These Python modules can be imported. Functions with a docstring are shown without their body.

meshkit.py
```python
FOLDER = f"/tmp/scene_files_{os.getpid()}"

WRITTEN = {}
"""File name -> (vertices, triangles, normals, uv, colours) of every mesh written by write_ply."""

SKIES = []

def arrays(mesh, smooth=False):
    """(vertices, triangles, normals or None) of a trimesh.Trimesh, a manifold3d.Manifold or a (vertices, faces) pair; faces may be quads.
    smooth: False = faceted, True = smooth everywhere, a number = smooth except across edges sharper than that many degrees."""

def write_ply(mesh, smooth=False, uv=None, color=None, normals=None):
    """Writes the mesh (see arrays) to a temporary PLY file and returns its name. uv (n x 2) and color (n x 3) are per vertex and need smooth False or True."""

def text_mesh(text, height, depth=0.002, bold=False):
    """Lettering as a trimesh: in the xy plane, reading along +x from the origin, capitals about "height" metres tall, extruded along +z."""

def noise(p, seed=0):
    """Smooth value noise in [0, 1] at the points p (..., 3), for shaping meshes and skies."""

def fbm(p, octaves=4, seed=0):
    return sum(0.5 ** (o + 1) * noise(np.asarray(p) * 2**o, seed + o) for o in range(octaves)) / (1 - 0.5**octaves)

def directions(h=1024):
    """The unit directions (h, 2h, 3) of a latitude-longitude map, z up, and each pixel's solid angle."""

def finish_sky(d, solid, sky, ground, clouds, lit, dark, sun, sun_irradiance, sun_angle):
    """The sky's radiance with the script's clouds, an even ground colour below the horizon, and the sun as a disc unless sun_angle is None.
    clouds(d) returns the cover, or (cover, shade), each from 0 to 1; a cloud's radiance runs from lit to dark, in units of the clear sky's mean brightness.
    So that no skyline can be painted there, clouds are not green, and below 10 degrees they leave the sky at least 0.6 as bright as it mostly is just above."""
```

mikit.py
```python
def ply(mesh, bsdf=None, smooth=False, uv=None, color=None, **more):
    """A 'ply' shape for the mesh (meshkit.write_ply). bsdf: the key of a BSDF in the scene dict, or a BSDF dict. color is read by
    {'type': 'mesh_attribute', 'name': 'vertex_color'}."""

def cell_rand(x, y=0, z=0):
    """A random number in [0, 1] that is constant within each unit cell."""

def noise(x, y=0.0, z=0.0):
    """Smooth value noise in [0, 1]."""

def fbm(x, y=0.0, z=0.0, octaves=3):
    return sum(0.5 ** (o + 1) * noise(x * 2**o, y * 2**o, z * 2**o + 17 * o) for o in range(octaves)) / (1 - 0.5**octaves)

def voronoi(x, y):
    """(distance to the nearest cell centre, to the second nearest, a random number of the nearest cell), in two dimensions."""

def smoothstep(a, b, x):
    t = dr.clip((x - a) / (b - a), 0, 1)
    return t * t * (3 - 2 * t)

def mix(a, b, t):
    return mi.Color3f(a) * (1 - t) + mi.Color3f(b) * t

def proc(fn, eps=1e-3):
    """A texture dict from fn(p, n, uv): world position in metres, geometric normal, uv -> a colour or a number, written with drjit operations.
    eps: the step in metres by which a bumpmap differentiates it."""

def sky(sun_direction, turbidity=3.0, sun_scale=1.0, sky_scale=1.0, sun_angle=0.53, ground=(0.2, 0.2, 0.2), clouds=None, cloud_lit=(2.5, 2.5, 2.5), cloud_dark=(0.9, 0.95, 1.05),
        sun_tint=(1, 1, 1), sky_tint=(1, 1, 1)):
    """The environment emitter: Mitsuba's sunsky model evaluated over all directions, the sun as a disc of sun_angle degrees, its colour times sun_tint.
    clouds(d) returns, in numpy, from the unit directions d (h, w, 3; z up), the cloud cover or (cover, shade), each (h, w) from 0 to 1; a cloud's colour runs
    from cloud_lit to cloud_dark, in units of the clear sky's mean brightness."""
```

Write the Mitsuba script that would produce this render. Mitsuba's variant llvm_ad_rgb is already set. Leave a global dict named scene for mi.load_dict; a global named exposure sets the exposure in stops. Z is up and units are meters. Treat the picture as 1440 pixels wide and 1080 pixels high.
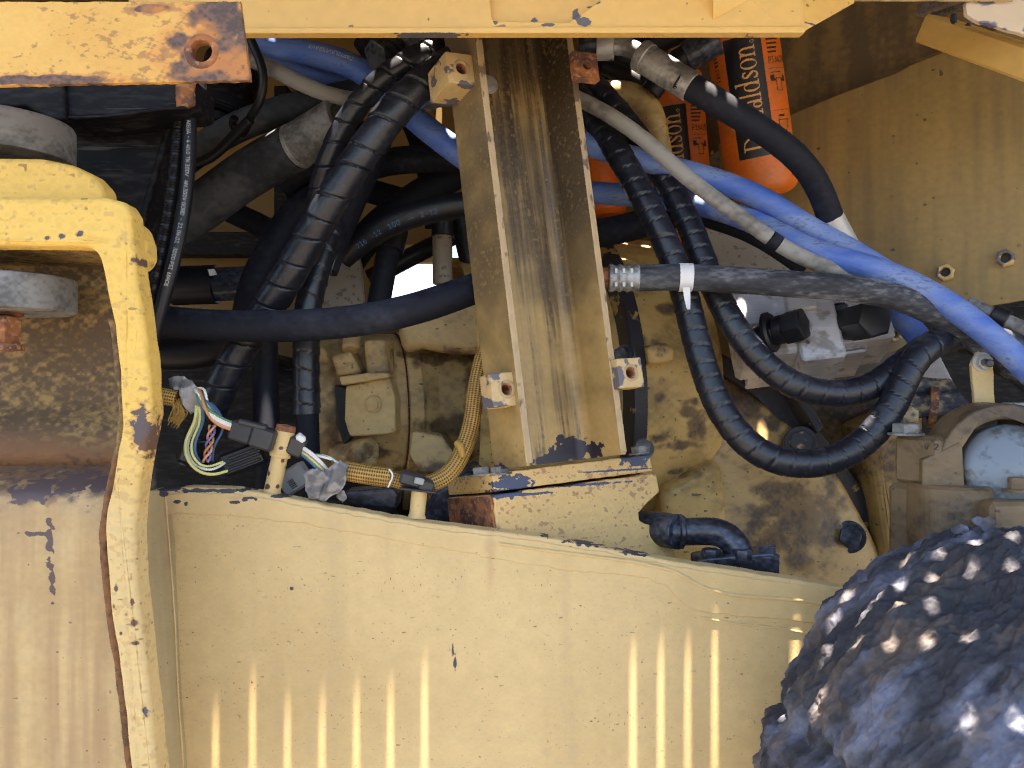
import math
import numpy as np, trimesh, mitsuba as mi, drjit as dr, mikit, meshkit
import mapbox_earcut
import shapely, shapely.affinity as aff
from shapely.geometry import Polygon, LineString, Point, box as sbox
from shapely.ops import unary_union
from scipy.interpolate import CubicSpline, PchipInterpolator
from mikit import proc, noise, fbm, voronoi, cell_rand, smoothstep, mix

T = mi.ScalarTransform4f
scene, labels = {}, {}
# ------------------------------------------------------------------ camera, sky, exposure
ZC, FOC = 1.7, 1198.0                      # eye height (m); focal length in pixels of the 1440 px wide photograph
scene['camera'] = {'type': 'perspective', 'fov': 2 * math.degrees(math.atan(720 / FOC)), 'fov_axis': 'x', 'near_clip': 0.05, 'far_clip': 2000.0,
                   'to_world': T().look_at(origin=[0, 0, ZC], target=[0, 1, ZC], up=[0, 0, 1])}
SUN = np.array([0.035, -0.13, 1.0]); SUN /= np.linalg.norm(SUN)
scene['sky'] = mikit.sky(SUN.tolist(), turbidity=3, sun_scale=1.0, sky_scale=0.46, sky_tint=(1.18, 1.0, 0.85), ground=(0.06, 0.054, 0.046))
exposure = 5.0
rng = np.random.default_rng(7)

# ------------------------------------------------------------------ helpers
def P(x, y, Y):                            # layout drawing: photo position and distance -> metres
    return np.array([(x - 720) / FOC * Y, Y, ZC - (y - 540) / FOC * Y])
def unit(v):
    v = np.asarray(v, float); return v / np.linalg.norm(v)
def uniq(k):
    if k not in scene and k not in labels and not any(s.startswith(k + '__') for s in scene): return k
    i = 1
    while True:
        kk = f'{k}_{i:03d}'
        if kk not in scene and kk not in labels and not any(s.startswith(kk + '__') for s in scene): return kk
        i += 1
def thing(name, label, cat, group=None):
    k = uniq(name); labels[k] = {'label': label, 'category': cat}
    if group: labels[k]['group'] = group
    return k
def fix(m):
    if hasattr(m, 'to_mesh'):
        q = m.to_mesh(); m = trimesh.Trimesh(q.vert_properties[:, :3], q.tri_verts, process=False)
    return m
def part(parent, name, mesh, mat, label=None, smooth=35, uv=None, stuff=False):
    k = uniq(parent + '__' + name)
    scene[k] = mikit.ply(fix(mesh), mat, smooth=True if uv is not None else smooth, uv=uv)
    d = {}
    if label: d['label'] = label
    if stuff: d['kind'] = 'stuff'
    if d: labels[k] = d
    return k
def solo(name, label, cat, mesh, mat, group=None, smooth=35, uv=None, kind=None):
    k = uniq(name)
    scene[k] = mikit.ply(fix(mesh), mat, smooth=True if uv is not None else smooth, uv=uv)
    labels[k] = {'label': label}
    if cat: labels[k]['category'] = cat
    if group: labels[k]['group'] = group
    if kind: labels[k]['kind'] = kind
    return k
def cat(*ms): return trimesh.util.concatenate([fix(m) for m in ms])
FXZ = (np.array([0, 0, 0.]), np.array([1., 0, 0]), np.array([0, 0, 1.]), np.array([0, 1., 0]))    # a = x, b = z, depth = +y
def px(pts, Y):
    q = np.array([P(x, y, Y) for x, y in pts]); return q[:, [0, 2]]
def rnd(pts, r):                           # round the corners of a polygon
    p = Polygon(pts)
    p = p.buffer(-r, quad_segs=6).buffer(2 * r, quad_segs=6).buffer(-r, quad_segs=6)
    if p.geom_type != 'Polygon': p = max(p.geoms, key=lambda g: g.area)
    return np.array(p.simplify(r * 0.02).exterior.coords)[:-1]
def rough(pts, step=0.008, amp=0.0004, seed=0):
    pts = np.asarray(pts, float); g = np.random.default_rng(seed); out = []
    for i in range(len(pts)):
        a, b = pts[i], pts[(i + 1) % len(pts)]; n = max(1, int(np.linalg.norm(b - a) / step))
        for k in range(n):
            out.append(a + (b - a) * k / n + (g.normal(0, amp, 2) if k else 0))
    return np.array(out)
def orient(p, ccw=True):
    p = np.asarray(p, float); a = np.sum(p[:, 0] * np.roll(p[:, 1], -1) - np.roll(p[:, 0], -1) * p[:, 1])
    return p if (a > 0) == ccw else p[::-1]
def inset(p, c):
    e = np.roll(p, -1, 0) - p; e /= np.maximum(np.linalg.norm(e, axis=1, keepdims=True), 1e-12)
    n = np.stack([-e[:, 1], e[:, 0]], 1); n0 = np.roll(n, 1, 0)
    m = n + n0; m /= np.maximum(np.sum(m * n, 1, keepdims=True), 0.35)
    return p + m * c
def plate(rings, d0, d1, c=0.002, frame=FXZ, back=True, steps=3):
    """A flat part with its outline (and holes) in the frame's a-b plane from depth d0 to d1, its front and back edges rounded by c."""
    rings = [orient(r, i == 0) for i, r in enumerate(rings)]
    lev = [(c * (1 - math.sin(t)), c * (1 - math.cos(t))) for t in np.linspace(0, math.pi / 2, steps + 1)] if c else [(0, 0)]
    rows = [(i, d0 + z) for i, z in lev] + [(i, d1 - z) for i, z in (lev[::-1] if back else [(0, 0)])]
    o, U, V, W = frame
    verts, faces, at = [], [], 0
    N = sum(len(r) for r in rings)
    for ins, d in rows:
        for r in rings:
            q = inset(r, ins) if ins else r
            verts.append(o + q[:, :1] * U + q[:, 1:2] * V + d * W)
    for k in range(len(rows) - 1):
        s = 0
        for r in rings:
            n = len(r); i = np.arange(n); j = (i + 1) % n
            a, b, cc, dd = k * N + s + i, k * N + s + j, (k + 1) * N + s + j, (k + 1) * N + s + i
            faces += [np.stack([a, cc, b], 1), np.stack([a, dd, cc], 1)]
            s += n
    allr = np.vstack(rings); ends = np.cumsum([len(r) for r in rings]).astype(np.uint32)
    t = np.array(mapbox_earcut.triangulate_float64(allr, ends)).reshape(-1, 3).astype(int)
    tv = allr[t]; ar = np.cross(tv[:, 1] - tv[:, 0], tv[:, 2] - tv[:, 0]); t[ar < 0] = t[ar < 0][:, ::-1]
    faces += [t, t[:, ::-1] + (len(rows) - 1) * N]
    m = trimesh.Trimesh(np.vstack(verts), np.vstack(faces), process=False)
    if np.dot(np.cross(U, V), W) > 0: m.faces = m.faces[:, ::-1]
    return m
def circ(cx, cy, r, n=28, ry=None): 
    t = np.arange(n) / n * 2 * math.pi; return np.stack([cx + r * np.cos(t), cy + (ry or r) * np.sin(t)], 1)
def frame_from(o, W, up=(0, 0, 1)):
    W = unit(W); U = unit(np.cross(W, up)) if abs(np.dot(W, unit(up))) < 0.98 else unit(np.cross(W, (1, 0, 0)))
    V = np.cross(U, W); return (np.asarray(o, float), U, V, W)
def lathe(prof, o, W, n=48, up=(0, 0, 1), arc=None):
    """prof: (height along W, radius) rows."""
    o, U, V, W = frame_from(o, W, up); prof = np.asarray(prof, float)
    t = np.arange(n) / n * 2 * math.pi
    ring = np.cos(t)[:, None] * U + np.sin(t)[:, None] * V
    v = (o + prof[:, :1, None].reshape(-1, 1, 1) * W + prof[:, 1].reshape(-1, 1, 1) * ring[None]).reshape(-1, 3)
    f = []; i = np.arange(n); j = (i + 1) % n
    for k in range(len(prof) - 1):
        f += [np.stack([k * n + i, k * n + j, (k + 1) * n + j], 1), np.stack([k * n + i, (k + 1) * n + j, (k + 1) * n + i], 1)]
    m = trimesh.Trimesh(v, np.vstack(f), process=True); m.merge_vertices(); m.update_faces(m.nondegenerate_faces())
    if m.volume < 0: m.invert()
    return m
def cyl(p0, p1, r, c=0.001, n=32, r1=None):
    p0, p1 = np.asarray(p0, float), np.asarray(p1, float); h = np.linalg.norm(p1 - p0); r1 = r1 or r
    return lathe([(0, 0), (0, r - c), (c, r), (h - c, r1), (h, r1 - c), (h, 0)], p0, p1 - p0, n)
def cbox(center, size, R=np.eye(3), c=0.002):
    s = np.array(size) / 2; pts = []
    for sx in (-1, 1):
        for sy in (-1, 1):
            for sz in (-1, 1):
                q = np.array([sx, sy, sz]) * s
                for k in range(3):
                    w = q.copy(); 
                    for l in range(3):
                        if l != k: w[l] -= np.sign(q[l]) * c
                    pts.append(w)
    pts = np.array(pts) @ np.asarray(R) + np.asarray(center)
    return trimesh.convex.convex_hull(pts)
def hexhead(p, W, r, h, washer=True, hole=0, up=(0, 0, 1), turn=0.3):
    fr = frame_from(p, -np.asarray(W, float), up)        # depth runs inward; the head's face is at -h
    t = np.arange(6) / 6 * 2 * math.pi + turn
    rings = [np.stack([r * np.cos(t), r * np.sin(t)], 1)]
    if hole: rings.append(circ(0, 0, hole, 20))
    m = plate(rings, -h, 0.0, c=h * 0.14, frame=fr, steps=2)
    if washer: m = cat(m, lathe([(-0.001, 0), (-0.001, r * 1.25), (h * 0.13, r * 1.25), (h * 0.16, r * 1.2), (h * 0.16, 0)], p, W, 28))
    if not hole and not washer: return m
    return m
class Curve:
    def __init__(self, pts, step=0.004):
        pts = np.asarray(pts, float); d = np.r_[0, np.cumsum(np.linalg.norm(np.diff(pts, axis=0), axis=1))]
        sp = CubicSpline(d, pts, bc_type='natural') if len(pts) > 2 else (lambda q: pts[0] + (pts[1] - pts[0]) * (np.asarray(q) / d[-1])[:, None])
        dense = sp(np.linspace(0, d[-1], 800)); L = np.r_[0, np.cumsum(np.linalg.norm(np.diff(dense, axis=0), axis=1))]
        n = max(3, int(L[-1] / step)); self.s = np.linspace(0, L[-1], n + 1); self.len = L[-1]
        self.p = np.stack([np.interp(self.s, L, dense[:, k]) for k in range(3)], 1)
        t = np.gradient(self.p, axis=0); self.t = t / np.linalg.norm(t, axis=1, keepdims=True)
        f = [unit(np.cross(self.t[0], [0.3, 0.9, 0.1]))]
        for i in range(1, n + 1):
            v = f[-1] - self.t[i] * np.dot(f[-1], self.t[i]); f.append(unit(v))
        self.n = np.array(f); self.b = np.cross(self.t, self.n)
    def at(self, s):
        return [np.stack([np.interp(s, self.s, a[:, k]) for k in range(3)], -1) for a in (self.p, self.t)]
def tube(cv, r, n=24, rf=None, cap=True, flat=None):
    """Tube along a Curve; rf(s, theta) adds to the radius. Returns mesh, uv."""
    th = np.arange(n + 1) / n * 2 * math.pi
    S, TH = np.meshgrid(cv.s, th, indexing='ij')
    rr = (r(S) if callable(r) else r) + (rf(S, TH) if rf else 0 * S)
    v = cv.p[:, None] + rr[..., None] * (np.cos(TH)[..., None] * cv.n[:, None] + np.sin(TH)[..., None] * cv.b[:, None])
    m, k = len(cv.s), n + 1
    i, j = np.meshgrid(np.arange(m - 1), np.arange(n), indexing='ij'); i, j = i.ravel(), j.ravel()
    a, b, c, d = i * k + j, i * k + j + 1, (i + 1) * k + j + 1, (i + 1) * k + j
    f = np.vstack([np.stack([a, b, c], 1), np.stack([a, c, d], 1)])
    v = v.reshape(-1, 3); uv = np.stack([TH / (2 * math.pi), S], -1).reshape(-1, 2)
    if cap:
        v = np.vstack([v, cv.p[0], cv.p[-1]]); uv = np.vstack([uv, [[0, 0], [0, cv.len]]]); q = len(v)
        e = np.arange(n); f = np.vstack([f, np.stack([e * 0 + q - 2, e + 1, e], 1), np.stack([e * 0 + q - 1, (m - 1) * k + e, (m - 1) * k + e + 1], 1)])
    return trimesh.Trimesh(v, f, process=False), uv
def spiral(pitch, amp, sign=1, groove=0.0012, seed=0):
    def rf(S, TH):
        w = meshkit.noise(np.stack([S * 25, S * 0 + seed * 3.1, S * 0], -1), seed) * 0.5
        ph = (S / pitch + w + sign * TH / (2 * math.pi)) % 1.0
        return amp * (0.25 + ph) - groove * np.exp(-(np.minimum(ph, 1 - ph) / 0.035) ** 2) + 0.0006 * (meshkit.noise(np.stack([S * 60, np.cos(TH) * 2, np.sin(TH) * 2 + seed], -1), 3) - 0.5)
    return rf
def lumpy(amp, fr, seed=0):
    return lambda S, TH: amp * (meshkit.fbm(np.stack([S * fr, np.cos(TH) * 1.5 + 7, np.sin(TH) * 1.5 + seed], -1), 3, seed) - 0.5)
def on_tube(cv, r, mesh, s0, ang=0.0, lift=0.0004, flip=1):
    """Bends a flat mesh (x along the tube, y around it) onto the tube; ang = 0 is the side that faces the open front."""
    m = mesh.copy(); v = m.vertices
    s = s0 + flip * v[:, 0]; p, t = cv.at(s); t = t / np.linalg.norm(t, axis=1, keepdims=True)
    front = np.array([0, 0, ZC]) - p; front -= t * np.sum(front * t, 1, keepdims=True); front /= np.linalg.norm(front, axis=1, keepdims=True)
    side = np.cross(front, t); a = ang + flip * v[:, 1] / r
    m.vertices = p + (r + lift + v[:, 2])[:, None] * (np.cos(a)[:, None] * front + np.sin(a)[:, None] * side)
    return m
def pts(*q): return np.array([P(*a) for a in q])
def crumple(m, size, amp, fr, seed=0, octaves=4):
    m = fix(m).copy(); m.merge_vertices()
    v, f = trimesh.remesh.subdivide_to_size(m.vertices, m.faces, size, max_iter=12)
    m = trimesh.Trimesh(v, f, process=True); m.merge_vertices()
    m.vertices = m.vertices + m.vertex_normals * (amp * (meshkit.fbm(m.vertices * fr, octaves, seed) - 0.5))[:, None]
    return m

# ------------------------------------------------------------------ materials
def bs(name, color, rough=0.5, metallic=0.0, spec=0.5, bump=None, bscale=0.001, **kw):
    d = {'type': 'principled', 'roughness': rough, 'metallic': metallic, 'specular': spec, **kw}
    d['base_color'] = proc(color) if callable(color) else {'type': 'rgb', 'value': list(color)}
    if bump: d = {'type': 'bumpmap', 'arbitrary': proc(bump, 0.0007), 'scale': bscale, 'bsdf': d}
    scene['mat_' + name] = {'type': 'twosided', 'bsdf': d}
    return 'mat_' + name
def blobs(spec, Y):
    """Shaped chips and stains: (px, py, rx, ry) in drawing pixels at distance Y -> (x, z, rx, rz) in metres."""
    return [(*P(a, b, Y)[[0, 2]], rx * Y / FOC, ry * Y / FOC) for a, b, rx, ry in spec]
def blobmask(p, bl, fr=70.0, amp=1.5, soft=0.12, n=None):
    n = fbm(p.x * fr, p.y * fr, p.z * fr, 4) - 0.5 if n is None else n
    m = mi.Float(-9)
    for x, z, rx, rz in bl:
        m = dr.maximum(m, 1 - dr.sqrt(dr.square((p.x - x) / rx) + dr.square((p.z - z) / rz)))
    return m + n * amp
CHIP, RUST, RUSTD = (0.055, 0.052, 0.068), (0.30, 0.12, 0.045), (0.10, 0.045, 0.028)

# pale frame paint: faint mottling, dirt specks, thin runs, chips at given places
FR_CHIP = blobs([(640, 930, 2.2, 12), (637, 916, 1.5, 8), (250, 705, 5, 2.5), (262, 708, 3, 3), (330, 706, 9, 2), (345, 703, 4, 3), (360, 702, 3, 2.5), (352, 700, 10, 1.5), (410, 828, 2.5, 2.5), (240, 688, 22, 3), (300, 690, 60, 2.5), (400, 698, 30, 2), (232, 695, 6, 4), (815, 755, 14, 6), (850, 762, 46, 8), (905, 776, 30, 6), (885, 768, 26, 8), (720, 745, 20, 3), (768, 752, 7, 5)], 1.2)
FR_RUST = blobs([(690, 790, 8, 40), (240, 750, 10, 60), (692, 741, 22, 8), (335, 700, 28, 4), (250, 692, 10, 5), (690, 765, 10, 22)], 1.2)
def f_frame(p, n, uv):
    a = fbm(p.x * 4, p.y * 4, p.z * 4, 4); b = fbm(p.x * 60, p.y * 60, p.z * 60, 3); run = fbm(p.x * 40, p.y * 9, p.z * 2.5, 4); g = fbm(p.x * 260, p.y * 260, p.z * 260, 2)
    c = mix((0.655, 0.487, 0.235), (0.565, 0.41, 0.188), smoothstep(0.30, 0.72, a * 0.75 + run * 0.25))
    c = mix(c, (0.50, 0.37, 0.21), 0.45 * smoothstep(0.55, 0.75, run * 0.6 + b * 0.4)) * (0.90 + 0.12 * b + 0.08 * g)
    sp = noise(p.x * 240 + 3, p.y * 240, p.z * 240); sp2 = fbm(p.x * 26, p.y * 26, p.z * 26, 3); s3 = noise(p.x * 420, p.y * 420, p.z * 420)
    c = mix(c, (0.09, 0.06, 0.045), 0.8 * smoothstep(0.90, 0.95, sp) * smoothstep(0.48, 0.66, sp2))
    c = mix(c, (0.22, 0.15, 0.09), 0.6 * smoothstep(0.93, 0.97, s3))
    m = blobmask(p, FR_RUST, 60, 1.6)
    c = mix(c, (0.42, 0.24, 0.13), 0.38 * smoothstep(-0.3, 0.9, m))
    m = blobmask(p, FR_CHIP, 150, 1.8)
    return mix(c, CHIP, smoothstep(0.0, 0.08, m))
bs('frame', f_frame, 0.55, bump=lambda p, n, uv: fbm(p.x * 300, p.y * 300, p.z * 300, 2), bscale=0.00025)

# strong yellow paint with pitting and rust
BAR_RUST = blobs([(305, 20, 44, 30), (345, 60, 16, 80), (283, 74, 46, 38), (300, 60, 40, 40), (283, 72, 40, 34), (262, 62, 22, 20), (325, 30, 26, 32), (312, 100, 40, 16), (345, 60, 12, 60), (300, 10, 40, 10), (215, 12, 30, 6), (60, 113, 90, 6), (340, 95, 12, 10)], 0.95)
def f_bar(p, n, uv):
    a = fbm(p.x * 11, p.y * 11, p.z * 11, 4); b = fbm(p.x * 190, p.y * 190, p.z * 190, 3); m3 = fbm(p.x * 105 + p.z * 50, p.y * 70, p.z * 130 - p.x * 30, 4)
    c = mix((0.74, 0.45, 0.11), (0.68, 0.385, 0.085), smoothstep(0.3, 0.7, a)) * (0.92 + 0.16 * b)
    m = blobmask(p, BAR_RUST, 45, 1.7); mm = smoothstep(-1.6, 0.1, m)
    c = mix(c, (0.66, 0.28, 0.06), 0.7 * smoothstep(-0.8, 0.0, m))
    c = mix(c, (0.36, 0.18, 0.06), 0.75 * smoothstep(0.575 - 0.09 * mm, 0.66 - 0.08 * mm, m3 * 0.72 + a * 0.28))
    c = mix(c, (0.22, 0.12, 0.05), 0.8 * smoothstep(0.70, 0.76, m3 * 0.6 + b * 0.4))
    t = fbm(p.x * 26, p.y * 26, p.z * 34, 4)
    r = mix(mix((0.48, 0.19, 0.045), (0.17, 0.095, 0.062), smoothstep(0.34, 0.52, t)), (0.065, 0.04, 0.034), 0.8 * smoothstep(0.44, 0.62, b * 0.45 + t * 0.55))
    return mix(c, r, smoothstep(-0.12, 0.22, m))
bs('bar', f_bar, 0.5, bump=lambda p, n, uv: fbm(p.x * 160, p.y * 160, p.z * 160, 3), bscale=0.0004)

# cast bracket: yellow skin on top, brown dirt in the pocket, pale faded paint lower down (wear goes by height and depth of the pocket)
def hz(y, Y=1.0): return ZC - (y - 540) / FOC * Y
BR_CHIP = blobs([(200, 604, 14, 30), (200, 625, 9, 12), (205, 660, 3, 22), (163, 828, 2.5, 4), (186, 848, 3, 5), (187, 875, 5, 6), (160, 852, 2.5, 3), (204, 1000, 5, 7), (190, 905, 6, 2.5), (170, 890, 2, 3), (40, 770, 6, 30), (20, 760, 22, 3), (10, 700, 30, 16), (60, 690, 26, 14), (110, 688, 24, 14), (140, 684, 14, 12), (44, 830, 5, 22), (86, 332, 5, 3.5), (112, 329, 4, 3), (66, 335, 3, 2.5), (190, 366, 5, 5)], 1.0)
def f_bracket(p, n, uv):
    a = fbm(p.x * 12, p.y * 12, p.z * 12, 4); b = fbm(p.x * 130, p.y * 130, p.z * 130, 3)
    c = mix((0.78, 0.515, 0.125), (0.67, 0.495, 0.23), smoothstep(hz(560), hz(760), p.z + 0.05 * (a - 0.5)))
    c = c * (0.86 + 0.28 * b)
    pit = noise(p.x * 170, p.y * 170, p.z * 170)
    c = mix(c, (0.28, 0.16, 0.07), 0.8 * smoothstep(0.84, 0.9, pit) * smoothstep(0.35, 0.6, a))
    c = mix(c, (0.42, 0.27, 0.11), 0.5 * smoothstep(0.52, 0.66, b * 0.6 + a * 0.4))
    m = blobmask(p, BR_CHIP, 150, 2.0)
    c = mix(c, (0.36, 0.20, 0.09), 0.6 * smoothstep(-0.5, 0.0, m))
    return mix(c, mix((0.10, 0.092, 0.105), (0.15, 0.085, 0.06), smoothstep(0.4, 0.6, a)), smoothstep(0.0, 0.1, m))
bs('bracket', f_bracket, 0.6, spec=0.35, bump=lambda p, n, uv: fbm(p.x * 90, p.y * 90, p.z * 90, 3), bscale=0.0022)
def f_pocket(p, n, uv):
    a = fbm(p.x * 16, p.y * 16, p.z * 16, 4); b = fbm(p.x * 150, p.y * 150, p.z * 150, 3)
    t = smoothstep(0.40, 0.66, b * 0.5 + a * 0.5)
    c = mix((0.105, 0.065, 0.035), (0.30, 0.195, 0.07), t)
    low = 1 - smoothstep(hz(655, 1.12), hz(600, 1.12), p.z + 0.03 * (a - 0.5))
    c = mix(c, mix((0.22, 0.10, 0.04), (0.10, 0.05, 0.03), t), low)
    return c
bs('pocket', f_pocket, 0.75, bump=lambda p, n, uv: fbm(p.x * 160, p.y * 160, p.z * 160, 3), bscale=0.002)
def f_webpale(p, n, uv):
    a = fbm(p.x * 9, p.y * 9, p.z * 9, 4); run = fbm(p.x * 60, p.y * 10, p.z * 3, 4); r2 = fbm(p.x * 24 + 5, p.y * 10, p.z * 1.6, 3); b = fbm(p.x * 140, p.y * 140, p.z * 140, 3)
    c = mix((0.54, 0.39, 0.19), (0.42, 0.29, 0.14), smoothstep(0.34, 0.66, run * 0.6 + a * 0.4)) * (0.88 + 0.24 * b)
    c = mix(c, (0.36, 0.225, 0.125), 0.65 * smoothstep(0.50, 0.70, r2 * 0.6 + run * 0.4))
    sp = noise(p.x * 140, p.y * 140, p.z * 140)
    c = mix(c, (0.13, 0.09, 0.07), 0.7 * smoothstep(0.9, 0.94, sp))
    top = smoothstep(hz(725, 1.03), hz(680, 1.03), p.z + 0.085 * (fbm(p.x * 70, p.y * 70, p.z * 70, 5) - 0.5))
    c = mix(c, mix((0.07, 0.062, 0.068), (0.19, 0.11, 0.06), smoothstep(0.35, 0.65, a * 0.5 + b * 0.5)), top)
    return mix(c, (0.10, 0.07, 0.07), smoothstep(0.0, 0.12, blobmask(p, BR_CHIP, 130, 2.6)))
bs('web', f_webpale, 0.5, bump=lambda p, n, uv: fbm(p.x * 60, p.y * 60, p.z * 25, 3), bscale=0.002)

# hood rail: clean pale yellow
def f_rail(p, n, uv):
    a = fbm(p.x * 6, p.y * 6, p.z * 6, 3); b = fbm(p.x * 90, p.y * 90, p.z * 90, 2)
    c = mix((0.72, 0.455, 0.135), (0.66, 0.41, 0.125), smoothstep(0.3, 0.7, a)) * (0.95 + 0.1 * b)
    m = blobmask(p, RAIL_CHIP, 170, 1.5)
    c = mix(c, (0.12, 0.11, 0.12), smoothstep(0.0, 0.1, m))
    return mix(c, (0.11, 0.07, 0.05), 0.7 * smoothstep(0.92, 0.95, noise(p.x * 100, p.y * 100, p.z * 100)))
RAIL_CHIP = blobs([(811, 17, 6, 12), (822, 31, 9, 6), (752, 25, 4, 7), (772, 35, 10, 2.5), (697, 31, 3, 4), (835, 4, 12, 2), (1160, 30, 30, 1.5), (600, 48, 50, 1)], 1.12)
bs('rail', f_rail, 0.42)

# column: long brown dirt streaks following the channel
def make_column_color(o, ax, u):
    ax, u = [float(q) for q in ax], [float(q) for q in u]
    def f(p, n, uv):
        dx, dy, dz = p.x - float(o[0]), p.y - float(o[1]), p.z - float(o[2])
        s = dx * ax[0] + dy * ax[1] + dz * ax[2]; t = dx * u[0] + dy * u[1] + dz * u[2]
        k = n.x * 3
        st = fbm(t * 50, s * 4.0, k, 4); fs = fbm(t * 210, s * 9, k, 3); g = fbm(p.x * 150, p.y * 150, p.z * 150, 3); a = fbm(p.x * 13, p.y * 13, p.z * 13, 4)
        h = smoothstep(0.04, 0.45, s)
        edge = smoothstep(0.38, 0.66, st * 0.42 + fs * 0.25 + a * 0.33 + 0.20 * h - 0.05)
        c = mix((0.47, 0.32, 0.125), (0.37, 0.25, 0.095), smoothstep(0.35, 0.65, a))
        c = mix(c, (0.15, 0.105, 0.058), 0.92 * edge)
        c = mix(c, (0.05, 0.036, 0.026), 0.9 * smoothstep(0.50, 0.70, st * 0.5 + fs * 0.3 + g * 0.2 + 0.13 * h - 0.03))
        c = mix(c, (0.40, 0.27, 0.10), 0.5 * smoothstep(0.55, 0.75, g * 0.5 + fs * 0.5) * edge)
        chip = smoothstep(0.0, 0.1, blobmask(p, COL_CHIP, 120, 1.8))
        return mix(c * (0.88 + 0.24 * g), (0.028, 0.025, 0.04), chip)
    return f
COL_CHIP = blobs([(803, 636, 34, 17), (772, 646, 24, 9), (788, 618, 7, 7), (835, 634, 14, 12), (705, 660, 16, 12)], 1.3)
def f_edge(p, n, uv):      # bare worn flange tips
    g = fbm(p.x * 150, p.y * 150, p.z * 60, 3); a = fbm(p.x * 30, p.y * 30, p.z * 20, 3)
    c = mix((0.50, 0.36, 0.19), (0.38, 0.27, 0.155), a) * (0.85 + 0.3 * g)
    return mix(c, (0.10, 0.07, 0.05), 0.85 * smoothstep(0.56, 0.64, g * 0.5 + a * 0.5))
bs('flange_edge', f_edge, 0.5)
PAD_CHIP = blobs([(720, 678, 30, 12), (706, 690, 20, 8), (908, 647, 30, 15), (925, 645, 14, 14), (880, 668, 60, 1.5), (800, 685, 90, 1.8), (740, 693, 40, 2)], 1.27)
def f_pad(p, n, uv):
    a = fbm(p.x * 20, p.y * 20, p.z * 20, 3); b = fbm(p.x * 150, p.y * 150, p.z * 150, 3)
    c = mix((0.74, 0.49, 0.185), (0.66, 0.43, 0.17), a) * (0.85 + 0.3 * b)
    c = mix(c, (0.38, 0.19, 0.09), 0.8 * smoothstep(0.56, 0.66, b * 0.7 + a * 0.3))
    return mix(c, (0.065, 0.078, 0.14), smoothstep(0.0, 0.08, blobmask(p, PAD_CHIP, 150, 1.8)))
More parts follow.
